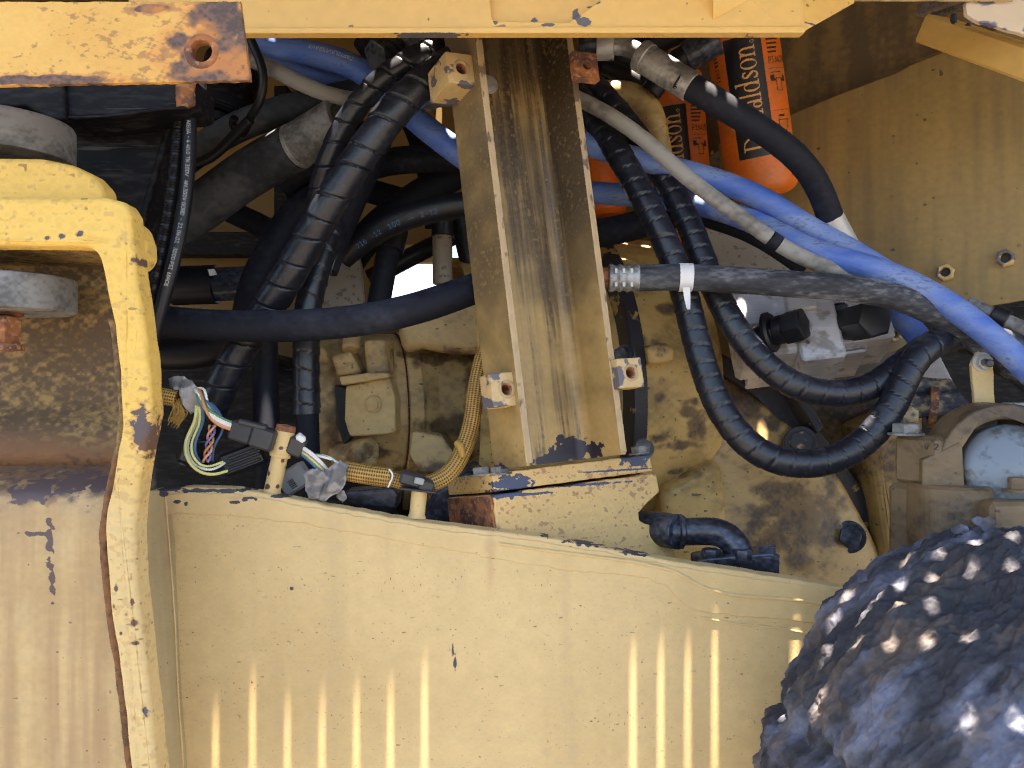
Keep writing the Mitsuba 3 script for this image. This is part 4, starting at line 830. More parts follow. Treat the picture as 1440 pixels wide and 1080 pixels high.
# box brackets at the top right corner
TB = thing('box_bracket', 'short pale yellow box beam poking in at the top right corner', 'bracket')
def beam(a, b, w, h, c, mat, name, par=TB):
    a, b = np.asarray(a), np.asarray(b); U = unit(b - a); W = unit(np.cross(U, [0, 0, 1])); V = np.cross(W, U)
    return part(par, name, cbox((a + b) / 2, (np.linalg.norm(b - a), w, h), np.array([U, W, V]), c), mat)
beam(P(1312, 42, 1.42), P(1480, 100, 1.22), 0.06, 0.045, 0.004, 'mat_rail', 'box')
part(TB, 'end_hook', tube(Curve(pts((1342, 22, 1.36), (1342, 36, 1.35), (1352, 44, 1.34), (1362, 36, 1.34))), 0.005, 12)[0], 'mat_dark_metal')
CP = thing('chipped_plate', 'white and blue chipped plate in the top right corner', 'plate')
part(CP, 'plate', plate([rough(px([(1358, 3), (1480, -30), (1480, 62), (1440, 48), (1372, 28), (1360, 20)], 1.2), 0.008, 0.0006)], 1.2, 1.21, c=0.002), 'mat_chipped')
part(CP, 'plate_edge', plate([rough(px([(1195, 0), (1425, 1), (1425, -30), (1195, -30)], 1.19), 0.01, 0.0004)], 1.19, 1.195, c=0.001), 'mat_flange_edge')
GR = thing('rail_channel', 'small grey metal channel beside the chipped plate at the top right', 'channel')
beam(P(1300, 16, 1.5), P(1375, -12, 1.35), 0.03, 0.018, 0.002, 'mat_steel', 'channel', GR)
beam(P(1306, 22, 1.5), P(1385, 0, 1.35), 0.02, 0.012, 0.002, 'mat_washer_steel', 'lower_lip', GR)

# serif lettering for the filter label (drawn from stems, bowls and serifs)
def ell(cx, cy, rx, ry): return aff.scale(Point(0, 0).buffer(1, quad_segs=20), rx, ry).buffer(0) if False else aff.translate(aff.scale(Point(0, 0).buffer(1, quad_segs=20), rx, ry), cx, cy)
def bowl(cx, cy, rx, ry, w=0.12, h=0.035): return ell(cx, cy, rx, ry).difference(ell(cx, cy, rx - w, ry - h))
def stem(x, y0, y1, w=0.115): return sbox(x, y0, x + w, y1)
def srf(x0, x1, y): return sbox(x0, y, x1, y + 0.045)
def glyph(c):
    if c == 'D':
        return unary_union([stem(0.10, 0, 1, 0.13), srf(0, 0.33, 0), srf(0, 0.33, 0.955), bowl(0.28, 0.5, 0.56, 0.5, 0.14, 0.045).intersection(sbox(0.28, 0, 1, 1)), sbox(0.2, 0, 0.3, 0.045), sbox(0.2, 0.955, 0.3, 1)]), 0.92
    if c == 'o': return bowl(0.32, 0.33, 0.30, 0.345), 0.66
    if c == 'n':
        return unary_union([stem(0.08, 0, 0.64), srf(0, 0.29, 0), srf(0, 0.12, 0.6), stem(0.45, 0, 0.46), srf(0.37, 0.66, 0), bowl(0.345, 0.40, 0.22, 0.265, 0.115, 0.075).intersection(sbox(0.12, 0.42, 0.6, 0.7))]), 0.70
    if c == 'a':
        return unary_union([bowl(0.22, 0.18, 0.20, 0.19, 0.11, 0.045), stem(0.36, 0.02, 0.48), srf(0.40, 0.56, 0), bowl(0.26, 0.46, 0.215, 0.205, 0.115, 0.05).intersection(sbox(0.04, 0.46, 0.48, 0.7)), ell(0.10, 0.49, 0.06, 0.06)]), 0.58
    if c == 'l': return unary_union([stem(0.09, 0, 1.02), srf(0, 0.29, 0), srf(0, 0.12, 0.97)]), 0.32
    if c == 'd':
        return unary_union([bowl(0.29, 0.32, 0.27, 0.335), stem(0.45, 0, 1.02), srf(0.36, 0.5, 0.97), srf(0.5, 0.66, 0)]), 0.69
    if c == 's':
        l = LineString([(0.40, 0.53), (0.33, 0.61), (0.22, 0.63), (0.12, 0.57), (0.11, 0.47), (0.20, 0.38), (0.32, 0.31), (0.41, 0.22), (0.39, 0.10), (0.28, 0.03), (0.16, 0.04), (0.06, 0.14)])
        return unary_union([l.buffer(0.04), LineString([(0.14, 0.45), (0.38, 0.24)]).buffer(0.062), sbox(0.38, 0.48, 0.42, 0.64), sbox(0.05, 0.02, 0.09, 0.2)]), 0.50
def serif_text(txt, h, depth=0.0003, sp=0.015):
    x, out = 0, []
    for c in txt:
        gph, adv = glyph(c); out.append(aff.translate(gph, x, 0)); x += adv + sp
    out.append(bowl(x + 0.12, 0.08, 0.085, 0.085, 0.025, 0.025))
    s = unary_union(out); s = aff.scale(s, h, h, origin=(0, 0))
    return cat(*[trimesh.creation.extrude_polygon(q, depth, engine='earcut') for q in getattr(s, 'geoms', [s])]), (x + 0.2) * h
def wrapcyl(m, o, ax, front, R, lift):
    """Flat mesh (x round the cylinder, y along its axis, z outward) laid on a cylinder."""
    vs, fs = trimesh.remesh.subdivide_to_size(m.vertices, m.faces, 0.004, max_iter=10)
    a = vs[:, 0] / R; side = unit(np.cross(ax, front)); r = R + lift + vs[:, 2]
    w = o + vs[:, 1:2] * ax + (r * np.cos(a))[:, None] * front + (r * np.sin(a))[:, None] * side
    m2 = trimesh.Trimesh(w, fs, process=False); return m2
def rect(x0, x1, y0, y1, d=0.0002): return trimesh.creation.box(bounds=[[x0, y0, 0], [x1, y1, d]])
def oil_filter(key, label, ptop, pbot, R, turn, full):
    k = thing(key, label, 'oil filter', None)
    top_, bot_ = np.asarray(ptop), np.asarray(pbot); ax = unit(top_ - bot_); H = np.linalg.norm(top_ - bot_)
    part(k, 'can', lathe([(0, 0), (0.0, R - 0.028), (0.003, R - 0.018), (0.010, R - 0.007), (0.020, R - 0.001), (0.028, R), (H, R), (H + 0.006, R - 0.004), (H + 0.006, 0)], bot_, ax, 80), 'mat_orange')
    f0 = unit(np.array([0, 0, ZC]) - (top_ + bot_) / 2); f0 = unit(f0 - ax * np.dot(f0, ax)); sd = unit(np.cross(ax, f0))
    fr = unit(f0 * math.cos(turn) - sd * math.sin(turn) * -1)
    W = lambda m, l: wrapcyl(m, bot_, ax, fr, R, l)
    y0, y1 = 0.078, 0.078 + 0.225
    lab = part(k, 'label', W(rect(-0.0365, 0.0355, y0, y1), 0.0002), 'mat_label_black', label='black label with serif lettering', smooth=False)
    tx, wd = serif_text('Donaldson', 0.0445)
    tx.apply_transform(trimesh.transformations.rotation_matrix(math.pi / 2, [0, 0, 1])); tx.apply_translation([0.021, y0 + 0.008, 0]); 
    tx.vertices[:, 1] = y0 + 0.012 + (tx.vertices[:, 1] - y0 - 0.008) * (0.203 / wd)
    part(lab, 'lettering', W(tx, 0.0005), 'mat_label_print', smooth=False)
    ms = []
    xL = 0.042
    for yy in (y1 + 0.008, y1 - 0.068, y1 - 0.146, y1 - 0.224): ms.append(rect(xL, xL + 0.052, yy, yy + 0.0007))
    g = np.random.default_rng(5)
    for i in range(5): ms.append(rect(xL + 0.004, xL + 0.026 + 0.012 * g.random(), y1 - 0.008 - i * 0.0078, y1 - 0.0045 - i * 0.0078))
    m = meshkit.text_mesh('P164378', 0.0125, 0.0002); m.vertices[:, 0] *= 0.72; m.apply_translation([xL + 0.003, y1 - 0.058, 0]); ms.append(m)
    yy = y1 - 0.10
    ms += [rect(xL + 0.004, xL + 0.032, yy + 0.024, yy + 0.0255)]
    for i, (dx, w_, h_) in enumerate([(0.003, 0.009, 0.010), (0.005, 0.012, 0.004), (0.033, 0.005, 0.004), (0.037, 0.008, 0.012), (0.030, 0.003, 0.008)]): ms.append(rect(xL + dx, xL + dx + w_, yy + 0.010 - i * 0.001, yy + 0.010 - i * 0.001 + h_))
    cup = sbox(0, 0, 0.012, 0.020).buffer(0.002).difference(sbox(0, 0, 0.012, 0.020).buffer(0.0008))
    m = trimesh.creation.extrude_polygon(cup, 0.0002, engine='earcut'); m.apply_translation([xL + 0.018, yy - 0.008, 0]); ms.append(m)
    yy = y1 - 0.212
    gl = unary_union([LineString([(0.006, 0.004), (0.006, 0.05)]).buffer(0.0007), LineString([(0, 0.012), (0.036, 0.012)]).buffer(0.0007), LineString([(0.003, 0.048), (0.034, 0.048), (0.016, 0.012)]).buffer(0.0007), LineString([(0.008, 0.001), (0.04, 0.001)]).buffer(0.0006)])
    for gq in getattr(gl, 'geoms', [gl]):
        m = trimesh.creation.extrude_polygon(gq, 0.0002, engine='earcut'); m.apply_translation([xL + 0.004, yy, 0]); ms.append(m)
    ms += [rect(xL + 0.012, xL + 0.026, yy + 0.054, yy + 0.058), rect(xL + 0.016, xL + 0.034, yy - 0.006, yy - 0.003)]
    part(lab, 'small_print', W(cat(*ms), 0.0003), 'mat_ink', smooth=False, stuff=True)
    ms = []
    for i in range(9):
        w_ = 0.0012 + 0.003 * g.random(); ms.append(rect(-0.066, -0.055, y1 - 0.07 + i * 0.007, y1 - 0.07 + i * 0.007 + w_))
    part(lab, 'barcode', W(cat(*ms), 0.0003), 'mat_ink', smooth=False, stuff=True)
    return k
oil_filter('oil_filter', 'orange oil filter can with the black label in full view under the rail', P(1039, 22, 1.66), P(1075, 277, 1.72), 0.0690, -0.02, True)
oil_filter('oil_filter', 'orange oil filter can mostly hidden behind the grey hoses', P(944, 110, 1.90), P(966, 345, 1.95), 0.0665, -0.15, False)
solo('oil_filter', 'sliver of an orange can low behind the blue hose, beside the column', 'oil filter', lathe([(0, 0), (0, 0.05), (0.01, 0.06), (0.05, 0.066), (0.16, 0.066), (0.16, 0)], P(845, 306, 2.0), unit([-0.1, 0, 1]), 48), 'mat_orange')
# yellow pipe bend under the filters
YB_ = thing('yellow_pipe', 'thick yellow pipe bend below the hose fitting, right of the column', 'pipe')
cv = Curve(pts((800, 134, 1.62), (848, 131, 1.62), (888, 134, 1.62), (912, 153, 1.62), (923, 188, 1.63), (932, 240, 1.66), (944, 310, 1.7)))
part(YB_, 'pipe', tube(cv, 0.0235, 28, lumpy(0.001, 20))[0], 'mat_pipe_yellow', smooth=True)
part(YB_, 'clamp_block', cbox(P(905, 205, 1.66), (0.05, 0.05, 0.05), c=0.006), 'mat_zinc')

# aluminium valve
VY = 1.52
VL = thing('aluminium_valve', 'bare aluminium gear pump body with black hose fittings at right of centre', 'pump')
vy = math.radians(-9); vt = 0.13
VU = unit([math.cos(0.12), -math.sin(0.12), 0.13]); VW = unit(np.array([-math.sin(-0.12) * 0 + 0.12, 1, -0.42])); VW = unit(VW - VU * np.dot(VW, VU)); VV = np.cross(VU, VW); VV = VV if VV[2] > 0 else -VV
VR = np.array([VU, VV, VW])
def vb(name, x, y, size, c=0.003, Y=VY, mat='mat_alu', lab=None): return part(VL, name, cbox(P(x, y, Y), size, VR, c), mat, lab)
vb('left_block', 1070, 470, (0.105, 0.13, 0.11), 0.008, VY + 0.02)
vb('middle_block', 1138, 464, (0.074, 0.165, 0.12), 0.004, VY + 0.005)
vb('right_block', 1198, 457, (0.10, 0.115, 0.115), 0.004, VY + 0.02)
for i, (dy) in enumerate((0, 1, 2)): vb('fin', 1130, 506 + 7 * dy, (0.20, 0.006, 0.11), 0.001, VY + 0.03)
vb('end_cap', 1238, 462, (0.02, 0.07, 0.08), 0.004, VY + 0.03)
part(VL, 'top_boss', tube(Curve(pts((1030, 425, 1.56), (1060, 432, 1.54), (1096, 436, 1.52))), 0.028, 28)[0], 'mat_alu')
part(VL, 'port_block', cbox(P(1122, 428, 1.50), (0.05, 0.05, 0.06), VR, 0.003), 'mat_zinc')
for nm, a, bb, r in [('fitting', (1132, 455, 1.42), (1080, 468, 1.46), 0.026), ('fitting', (1232, 448, 1.40), (1182, 458, 1.50), 0.030)]:
    A, B = P(*a), P(*bb); W = unit(A - B); h = np.linalg.norm(A - B)
    fr = frame_from(A, -W); t = np.arange(6) / 6 * 2 * math.pi + 0.25
    part(VL, nm, cat(plate([np.stack([r * 1.12 * np.cos(t), r * 1.12 * np.sin(t)], 1)], 0, h * 0.55, c=0.005, frame=fr), cyl(A - W * h * 0.5, A - W * h * 0.8, r * 0.95, 0.002), lathe([(0, 0), (0, r * 1.35), (0.006, r * 1.35), (0.01, r * 1.2), (0.01, 0)], A - W * h, W, 36)), 'mat_black', label=None, smooth=30)
part(VL, 'fitting_body', tube(Curve(pts((1084, 466, 1.46), (1066, 478, 1.47), (1050, 480, 1.5))), 0.024, 24)[0], 'mat_black')
part(VL, 'plug', lathe([(0, 0), (0, 0.007), (0.004, 0.006), (0.005, 0)], P(1136, 463, 1.438), -VW, 24), 'mat_steel')
part(VL, 'bolt_hole', cyl(P(1136, 481, 1.446), P(1136, 481, 1.439), 0.0032, 0.0003), 'mat_black')

# black elbow pipe with its bolted flange
EP = thing('elbow_pipe', 'black steel pipe elbow with a bolted flange just right of the pad block', 'pipe')
cv = Curve(pts((880, 740, 1.43), (905, 743, 1.39), (945, 748, 1.347), (985, 747, 1.335), (1018, 752, 1.325), (1036, 770, 1.315), (1042, 800, 1.31), (1043, 840, 1.31)), 0.003)
part(EP, 'pipe', tube(cv, 0.0215, 32, lumpy(0.0012, 30))[0], 'mat_dark_metal', smooth=True)
cv2 = Curve(pts((868, 736, 1.44), (898, 740, 1.40), (930, 745, 1.362), (955, 748, 1.338)), 0.003)
part(EP, 'sleeve', tube(cv2, lambda s: 0.0235 + 0.004 * np.clip(s / 0.09, 0, 1), 30, lumpy(0.003, 40, 3))[0], 'mat_dark_metal', smooth=True, label='peeling black sleeve on the pipe end')
part(EP, 'weld_ring', lathe([(-0.004, 0.021), (-0.002, 0.0265), (0.003, 0.0265), (0.006, 0.021)], P(957, 748, 1.338), (1, 0, 0), 36), 'mat_dark_metal')
part(EP, 'flange', crumple(plate([rnd(px([(982, 787), (1000, 784), (1085, 777), (1097, 786), (1096, 840), (984, 840)], 1.285), 0.005)], 1.285, 1.345, c=0.004), 0.012, 0.001, 30), 'mat_dark_metal')
for x, y, Y in [(1000, 787, 1.30), (1044, 788, 1.29), (1079, 782, 1.30)]:
    part(EP, 'bolt', hexhead(P(x, y, Y), (0, 0, 1), 0.0145, 0.017, turn=0.3 + x), 'mat_dark_metal')

# ------------------------------------------------------------------ hoses
def hose(name, label, pp, rpx, mat, wrap=None, parts=False, step=0.003, n=26, amp=0.0012, cat_='hose', group=None, seed=0):
    cv = Curve(pts(*pp), step if not wrap else 0.002)
    r = rpx * np.mean([q[2] for q in pp]) / FOC
    rf = wrap if wrap else lumpy(amp, 14, seed)
    m, uv = tube(cv, r, n if not wrap else 36, rf)
    if parts:
        k = thing(name, label, cat_, group); part(k, 'tube', m, mat, smooth=40 if wrap else True)
    else: k = solo(name, label, cat_, m, mat, group, smooth=40 if wrap else True)
    return k, cv, r
def ferrule(k, a, b, r, mat='mat_steel', ribs=0, name='ferrule', label=None, hexn=0):
    a, b = np.asarray(a, float), np.asarray(b, float); h = np.linalg.norm(b - a)
    if hexn:
        fr = frame_from(a, b - a); t = np.arange(hexn) / hexn * 2 * math.pi + 0.2
        m = plate([np.stack([r * np.cos(t), r * np.sin(t)], 1)], 0, h, c=0.0015, frame=fr)
    else:
        prof = [(0, r * 0.7), (0, r - 0.0015), (0.0015, r)]
        for i in range(ribs):
            z0 = h * (0.12 + 0.8 * i / ribs); w = h * 0.8 / ribs
            prof += [(z0, r), (z0 + 0.25 * w, r - 0.0022), (z0 + 0.55 * w, r - 0.0022), (z0 + 0.8 * w, r)]
        prof += [(h - 0.0015, r), (h, r - 0.0015), (h, r * 0.7)]
        m = lathe(prof, a, b - a, 40)
    return part(k, name, m, mat, label)
def lettering(k, cv, r, txt, s0, h, ang, mat='mat_print_white', flip=1, depth=0.00025):
    m = meshkit.text_mesh(txt, h, depth); v, f = trimesh.remesh.subdivide_to_size(m.vertices, m.faces, max(h * 0.5, 0.003), max_iter=6)
    m = trimesh.Trimesh(v, f, process=False); m.apply_translation([0, -h / 2, 0])
    part(k, 'lettering', on_tube(cv, r, m, s0, ang, 0.0004, flip), mat, smooth=False)

# --- left group, far to near
hose('thick_hose', 'thick dusty black hose slanting up behind the wrapped hoses to a grey collar', [(170, 370, 1.62), (215, 335, 1.60), (275, 297, 1.57), (345, 247, 1.54), (415, 207, 1.50)], 32.5, 'mat_dusted', parts=True, n=36)
K = 'thick_hose'
a, b = P(416, 206, 1.50), P(480, 168, 1.46)
ferrule(K, a, b, 0.0400, 'mat_washer_steel', name='collar')
ferrule(K, a + (a - b) * 0.03, a + (b - a) * 0.06, 0.0412, 'mat_steel', name='collar_rim')
hose('thick_hose', 'thick dark hose crossing behind the wrapped pair below the collar', [(395, 260, 1.60), (450, 225, 1.60), (520, 190, 1.62)], 22, 'mat_rubber')
hose('grey_black_hose', 'dusty black hose rising from behind the printed hose to below the grey cable', [(250, 235, 1.62), (300, 198, 1.58), (360, 168, 1.55), (430, 148, 1.53), (505, 132, 1.52), (560, 120, 1.52)], 21, 'mat_dusted', seed=3)
hose('blue_hose', 'upper blue hose at the top left with faint white print', [(330, 42, 1.50), (380, 62, 1.49), (440, 76, 1.48), (500, 96, 1.47), (560, 145, 1.45), (612, 190, 1.44), (680, 240, 1.44)], 17.5, 'mat_blue', parts=True, seed=1)
cv = Curve(pts((330, 42, 1.50), (380, 62, 1.49), (440, 76, 1.48), (500, 96, 1.47), (560, 145, 1.45), (612, 190, 1.44), (680, 240, 1.44)))
lettering('blue_hose', cv, 17.5 * 1.47 / FOC, 'CARTILAV\\38AV3', 0.235, 0.007, 0.55, flip=-1)
hose('blue_hose', 'lower blue hose at the top left running under the grey cable', [(335, 58, 1.54), (390, 80, 1.54), (440, 104, 1.54), (500, 122, 1.55), (560, 140, 1.56)], 15, 'mat_blue', seed=2)
hose('grey_cable', 'dusty grey hose curving under the blue hoses at the top left', [(340, 78, 1.46), (385, 98, 1.45), (430, 120, 1.44), (480, 137, 1.45), (560, 142, 1.47), (640, 138, 1.47)], 11, 'mat_grey_hose')
hose('grey_cable', 'short pale grey hose passing behind the column top on its left', [(545, 165, 1.58), (600, 142, 1.56), (660, 120, 1.55)], 14, 'mat_grey_hose')
hose('dark_hose', 'dark hose running level behind the column just below the blue hose', [(470, 262, 1.66), (530, 232, 1.64), (590, 224, 1.62), (700, 226, 1.60)], 19, 'mat_rubber', seed=4)
hose('dark_hose', 'smooth black hose dropping steeply behind the thick wrapped hose', [(548, 150, 1.50), (526, 210, 1.49), (500, 270, 1.48), (474, 330, 1.47), (455, 380, 1.46)], 20, 'mat_rubber', seed=5)
hose('dark_hose', 'black hose slanting down to the left behind the blue-printed hose', [(690, 215, 1.72), (630, 250, 1.70), (575, 285, 1.70), (520, 330, 1.70), (490, 370, 1.72)], 22, 'mat_rubber', seed=6)
k, cv, r = hose('navy_hose', 'navy black hose with faint blue print arching left of the column', [(480, 362, 1.53), (510, 338, 1.52), (555, 312, 1.50), (610, 295, 1.49), (700, 284, 1.48)], 18, 'mat_black', parts=True)
lettering(k, cv, r, '716   -12    100    \u2014   2-12', 0.04, 0.009, -0.15, 'mat_print_blue')
k, cv, r = hose('down_hose', 'short black hose stub hanging down under the navy hose', [(556, 318, 1.62), (548, 345, 1.61), (540, 385, 1.60), (532, 430, 1.60)], 16, 'mat_rubber', parts=True)
ferrule(k, P(555, 322, 1.618), P(548, 352, 1.608), 0.0265, 'mat_black', name='collar')
k = thing('grey_fitting', 'grey steel hose fitting standing in the bright gap beside the column', 'fitting')
ferrule(k, P(622, 300, 1.66), P(622, 332, 1.66), 0.021, 'mat_black', name='hose_end')
ferrule(k, P(622, 331, 1.66), P(623, 400, 1.66), 0.0195, 'mat_beige', name='sleeve', hexn=8)
hose('dark_hose', 'black hose bulging into the right side of the bright gap', [(650, 300, 1.75), (655, 340, 1.75), (668, 380, 1.75), (690, 410, 1.75)], 15, 'mat_black')
hose('dark_hose', 'black hose crossing the bright gap on a slant', [(520, 392, 1.9), (565, 368, 1.9), (612, 344, 1.92), (680, 312, 1.95)], 13, 'mat_black')
hose('dark_hose', 'fat dark hose curving down to the left of the thick wrapped hose', [(470, 275, 1.58), (425, 300, 1.58), (392, 345, 1.57), (365, 400, 1.56), (350, 470, 1.56)], 27, 'mat_rubber', seed=8, n=32)
hose('dark_hose', 'dark hose sagging under the long level hose at the left', [(170, 488, 1.50), (240, 497, 1.50), (310, 488, 1.5), (370, 462, 1.5)], 23, 'mat_black', seed=9)
k = thing('steel_pipe', 'dirty steel pipe section with black ends behind the printed hose', 'pipe')
ferrule(k, P(150, 405, 1.62), P(245, 402, 1.62), 0.035, 'mat_steel', name='tube')
ferrule(k, P(242, 402, 1.62), P(305, 400, 1.62), 0.037, 'mat_black', name='sleeve')
ferrule(k, P(300, 400, 1.62), P(350, 398, 1.62), 0.032, 'mat_dark_metal', name='end_tube')
part(k, 'label_tag', plate([px([(292, 379), (301, 378), (305, 386), (295, 388)], 1.575)], 1.575, 1.577, c=0), 'mat_white_tape')
sp = thing('solenoid', 'black round canister under the rusty bar', 'canister')
ferrule(sp, P(330, 90, 1.62), P(308, 168, 1.58), 0.054, 'mat_tank_black', name='can')
ferrule(sp, P(312, 150, 1.585), P(309, 163, 1.58), 0.056, 'mat_black', name='rim')
part(sp, 'cap', lathe([(0, 0), (0, 0.03), (0.014, 0.028), (0.018, 0)], P(307, 168, 1.58), unit(P(308, 168, 1.58) - P(330, 90, 1.62)), 32), 'mat_black')
solo('tank_bracket', 'small white-scuffed metal tab beside the tank', 'bracket', crumple(plate([rough(px([(273, 112), (290, 112), (286, 128), (279, 150), (273, 140)], 1.4), 0.006, 0.001)], 1.4, 1.41, c=0.002), 0.01, 0.004, 40), 'mat_washer_steel')
hose('thin_cable', 'thin black cable looped round the dusty hose under the rusty bar', [(345, 40, 1.42), (360, 72, 1.42), (370, 105, 1.42), (366, 140, 1.43), (350, 170, 1.46), (334, 184, 1.5), (328, 176, 1.5), (330, 166, 1.49)], 6, 'mat_black', n=14, cat_='cable')
hose('thin_cable', 'thin black cable hanging from the dusty hose towards the printed hose', [(352, 168, 1.45), (325, 195, 1.47), (295, 222, 1.5), (270, 232, 1.52)], 7, 'mat_black', n=14, cat_='cable')
hose('vertical_hose', 'dark blue-black hose standing upright behind the loose wires', [(372, 430, 1.47), (373, 520, 1.46), (375, 600, 1.45), (376, 760, 1.45)], 18, 'mat_rubber', seed=11)
hose('wrapped_hose', 'black wrapped hose dropping straight down right of the upright hose, smooth at its foot', [(470, 315, 1.44), (452, 365, 1.42), (436, 420, 1.41), (431, 480, 1.41), (431, 545, 1.41), (432, 582, 1.41)], 17.5, 'mat_wrap', wrap=spiral(0.030, 0.0018, 1, seed=2), parts=True)
part('wrapped_hose', 'tube_end', tube(Curve(pts((432, 575, 1.41), (434, 640, 1.41), (434, 760, 1.41))), 0.0185, 26)[0], 'mat_rubber', smooth=True)
hose('dark_hose', 'dark hose far back crossing below the grey collar', [(300, 262, 1.85), (420, 240, 1.82), (520, 268, 1.80), (660, 305, 1.8)], 17, 'mat_rubber', seed=31)
hose('dark_hose', 'dark hose far back running steeply down behind the blue hoses', [(510, 55, 1.72), (552, 120, 1.72), (590, 200, 1.74), (612, 320, 1.76)], 15, 'mat_rubber', seed=32)
hose('dark_hose', 'dark hose far back slanting down between tank and bracket plate', [(250, 262, 1.76), (330, 300, 1.76), (420, 352, 1.75), (470, 420, 1.74)], 16, 'mat_rubber', seed=33)
# printed pair by the tank
k, cv, r = hose('ribbed_hose', 'ribbed black tube between the tank and the printed hose', [(258, 105, 1.28), (254, 160, 1.27), (247, 230, 1.26), (236, 310, 1.25), (222, 380, 1.24), (210, 440, 1.24), (200, 500, 1.25)], 8, 'mat_black', wrap=lambda S, TH: 0.0009 * np.sin(S * 2 * math.pi / 0.0045))
k, cv, r = hose('printed_hose', 'slim black hose with white print running down beside the tank', [(262, 100, 1.27), (266, 150, 1.26), (266, 215, 1.25), (258, 300, 1.24), (242, 375, 1.23), (222, 450, 1.23), (204, 520, 1.24)], 9.5, 'mat_black', parts=True)
lettering(k, cv, r, '20.85   MEGA - 4 40.0 TN 300V   4N.300V GORD  - 21.06.01   3000 PSI  MADE', 0.058, 0.0052, -0.15)
hose('dark_hose', 'black hose with small white marks curving out of sight below the tank', [(262, 190, 1.42), (245, 260, 1.40), (215, 310, 1.38), (180, 360, 1.38)], 13, 'mat_rubber', seed=12)
# the wrapped pair
hose('wrapped_hose', 'slimmer upper one of the two black wrapped hoses slanting down from the column top', [(632, 70, 1.36), (600, 74, 1.345), (566, 92, 1.34), (536, 113, 1.345), (508, 142, 1.355), (484, 178, 1.37), (465, 218, 1.38), (452, 262, 1.40), (445, 300, 1.42)], 15.5, 'mat_wrap', wrap=spiral(0.036, 0.0016, -1, 0.0022, seed=3))
hose('wrapped_hose', 'thick front one of the black wrapped hoses from column top down to the loose wires', [(645, 82, 1.34), (619, 99, 1.325), (586, 125, 1.315), (554, 157, 1.31), (524, 196, 1.31), (492, 243, 1.315), (462, 290, 1.32), (430, 345, 1.34), (398, 400, 1.36), (362, 455, 1.38), (325, 515, 1.39), (298, 575, 1.40), (270, 650, 1.42)], 22, 'mat_wrap', wrap=spiral(0.042, 0.0020, -1, 0.0026, seed=4))
solo('pipe_nut', 'dark steel nut where the wrapped hoses start under the rail', 'nut', cat(hexhead(P(560, 72, 1.42), unit([-0.6, -0.5, -0.4]), 0.032, 0.05, washer=False), hexhead(P(608, 58, 1.42), unit([-0.3, -0.5, -0.4]), 0.030, 0.05, washer=False)), 'mat_dark_metal')
hose('level_hose', 'long smooth black hose running level across the bay to the column', [(190, 448, 1.37), (230, 452, 1.345), (300, 457, 1.325), (380, 459, 1.31), (450, 456, 1.30), (520, 448, 1.30), (590, 432, 1.31), (650, 412, 1.33), (710, 390, 1.36)], 22, 'mat_rubber', n=36, step=0.003, seed=13)

# --- right group
hose('dark_hose', 'dusty dark hose stub coming out right of the column below the blue hoses', [(790, 335, 1.64), (840, 328, 1.62), (890, 318, 1.60), (950, 300, 1.6)], 20, 'mat_rubber', seed=14)
hose('dark_hose', 'thin black hose bending down behind the grey hose', [(940, 290, 1.56), (1000, 312, 1.54), (1050, 330, 1.52), (1090, 352, 1.5), (1130, 380, 1.48)], 10, 'mat_rubber', seed=15)
hose('blue_hose', 'upper blue hose right of the column that ends behind the long front blue hose', [(780, 182, 1.48), (830, 204, 1.47), (900, 224, 1.455), (960, 240, 1.45), (1020, 258, 1.445), (1080, 284, 1.44), (1142, 322, 1.43), (1200, 354, 1.42), (1260, 392, 1.41)], 16, 'mat_blue', seed=16)
hose('blue_hose', 'long front blue hose from behind the wrapped pair down to the right edge', [(790, 268, 1.58), (840, 271, 1.57), (900, 276, 1.55), (980, 287, 1.51), (1080, 322, 1.435), (1155, 357, 1.39), (1205, 371, 1.37), (1250, 386, 1.36), (1320, 420, 1.34), (1390, 470, 1.32), (1450, 524, 1.31), (1520, 600, 1.31)], 17, 'mat_blue', seed=17)
k, cv, r = hose('grey_hose', 'dusty grey braided hose crossing over the blue hoses from the column top', [(770, 122, 1.44), (815, 140, 1.42), (862, 165, 1.405), (915, 204, 1.395), (965, 248, 1.385), (1015, 286, 1.378), (1065, 322, 1.375), (1110, 352, 1.372), (1165, 376, 1.375), (1230, 393, 1.39), (1290, 420, 1.41)], 11, 'mat_grey_hose', parts=True, seed=19)
def smudge(S0, S1, nm): part(k, nm, tube(Curve(cv.at(np.linspace(S0, S1, 6))[0], 0.004), r + 0.0006, 20)[0], 'mat_rubber', smooth=True)
smudge(0.62 * cv.len, 0.645 * cv.len, 'dark_band')
# steel fitting hose
k, cv, r = hose('fitting_hose', 'thick black hose with a bright steel fitting hanging over the front oil filter', [(955, 112, 1.345), (990, 133, 1.34), (1040, 163, 1.345), (1090, 196, 1.36), (1130, 232, 1.38), (1155, 272, 1.41), (1170, 312, 1.44)], 18.5, 'mat_rubber', parts=True, wrap=lambda S, TH: 0.0005 * np.exp(-(((S / 0.05 + TH / 6.283) % 1 - 0.5) / 0.06) ** 2) + lumpy(0.001, 14)(S, TH))
ferrule(k, P(907, 82, 1.365), P(973, 123, 1.342), 0.0238, 'mat_steel', name='ferrule')
ferrule(k, P(900, 77, 1.368), P(911, 84, 1.363), 0.0255, 'mat_steel', name='ferrule_collar')
part(k, 'elbow', tube(Curve(pts((858, 64, 1.38), (876, 65, 1.378), (893, 71, 1.372), (908, 82, 1.365)), 0.002), 0.0145, 28)[0], 'mat_steel', smooth=True)
ferrule(k, P(840, 65, 1.385), P(864, 65, 1.38), 0.0225, 'mat_zinc', name='nut', hexn=6)
ferrule(k, P(815, 62, 1.39), P(840, 63, 1.386), 0.0205, 'mat_dark_metal', name='adapter', hexn=6)
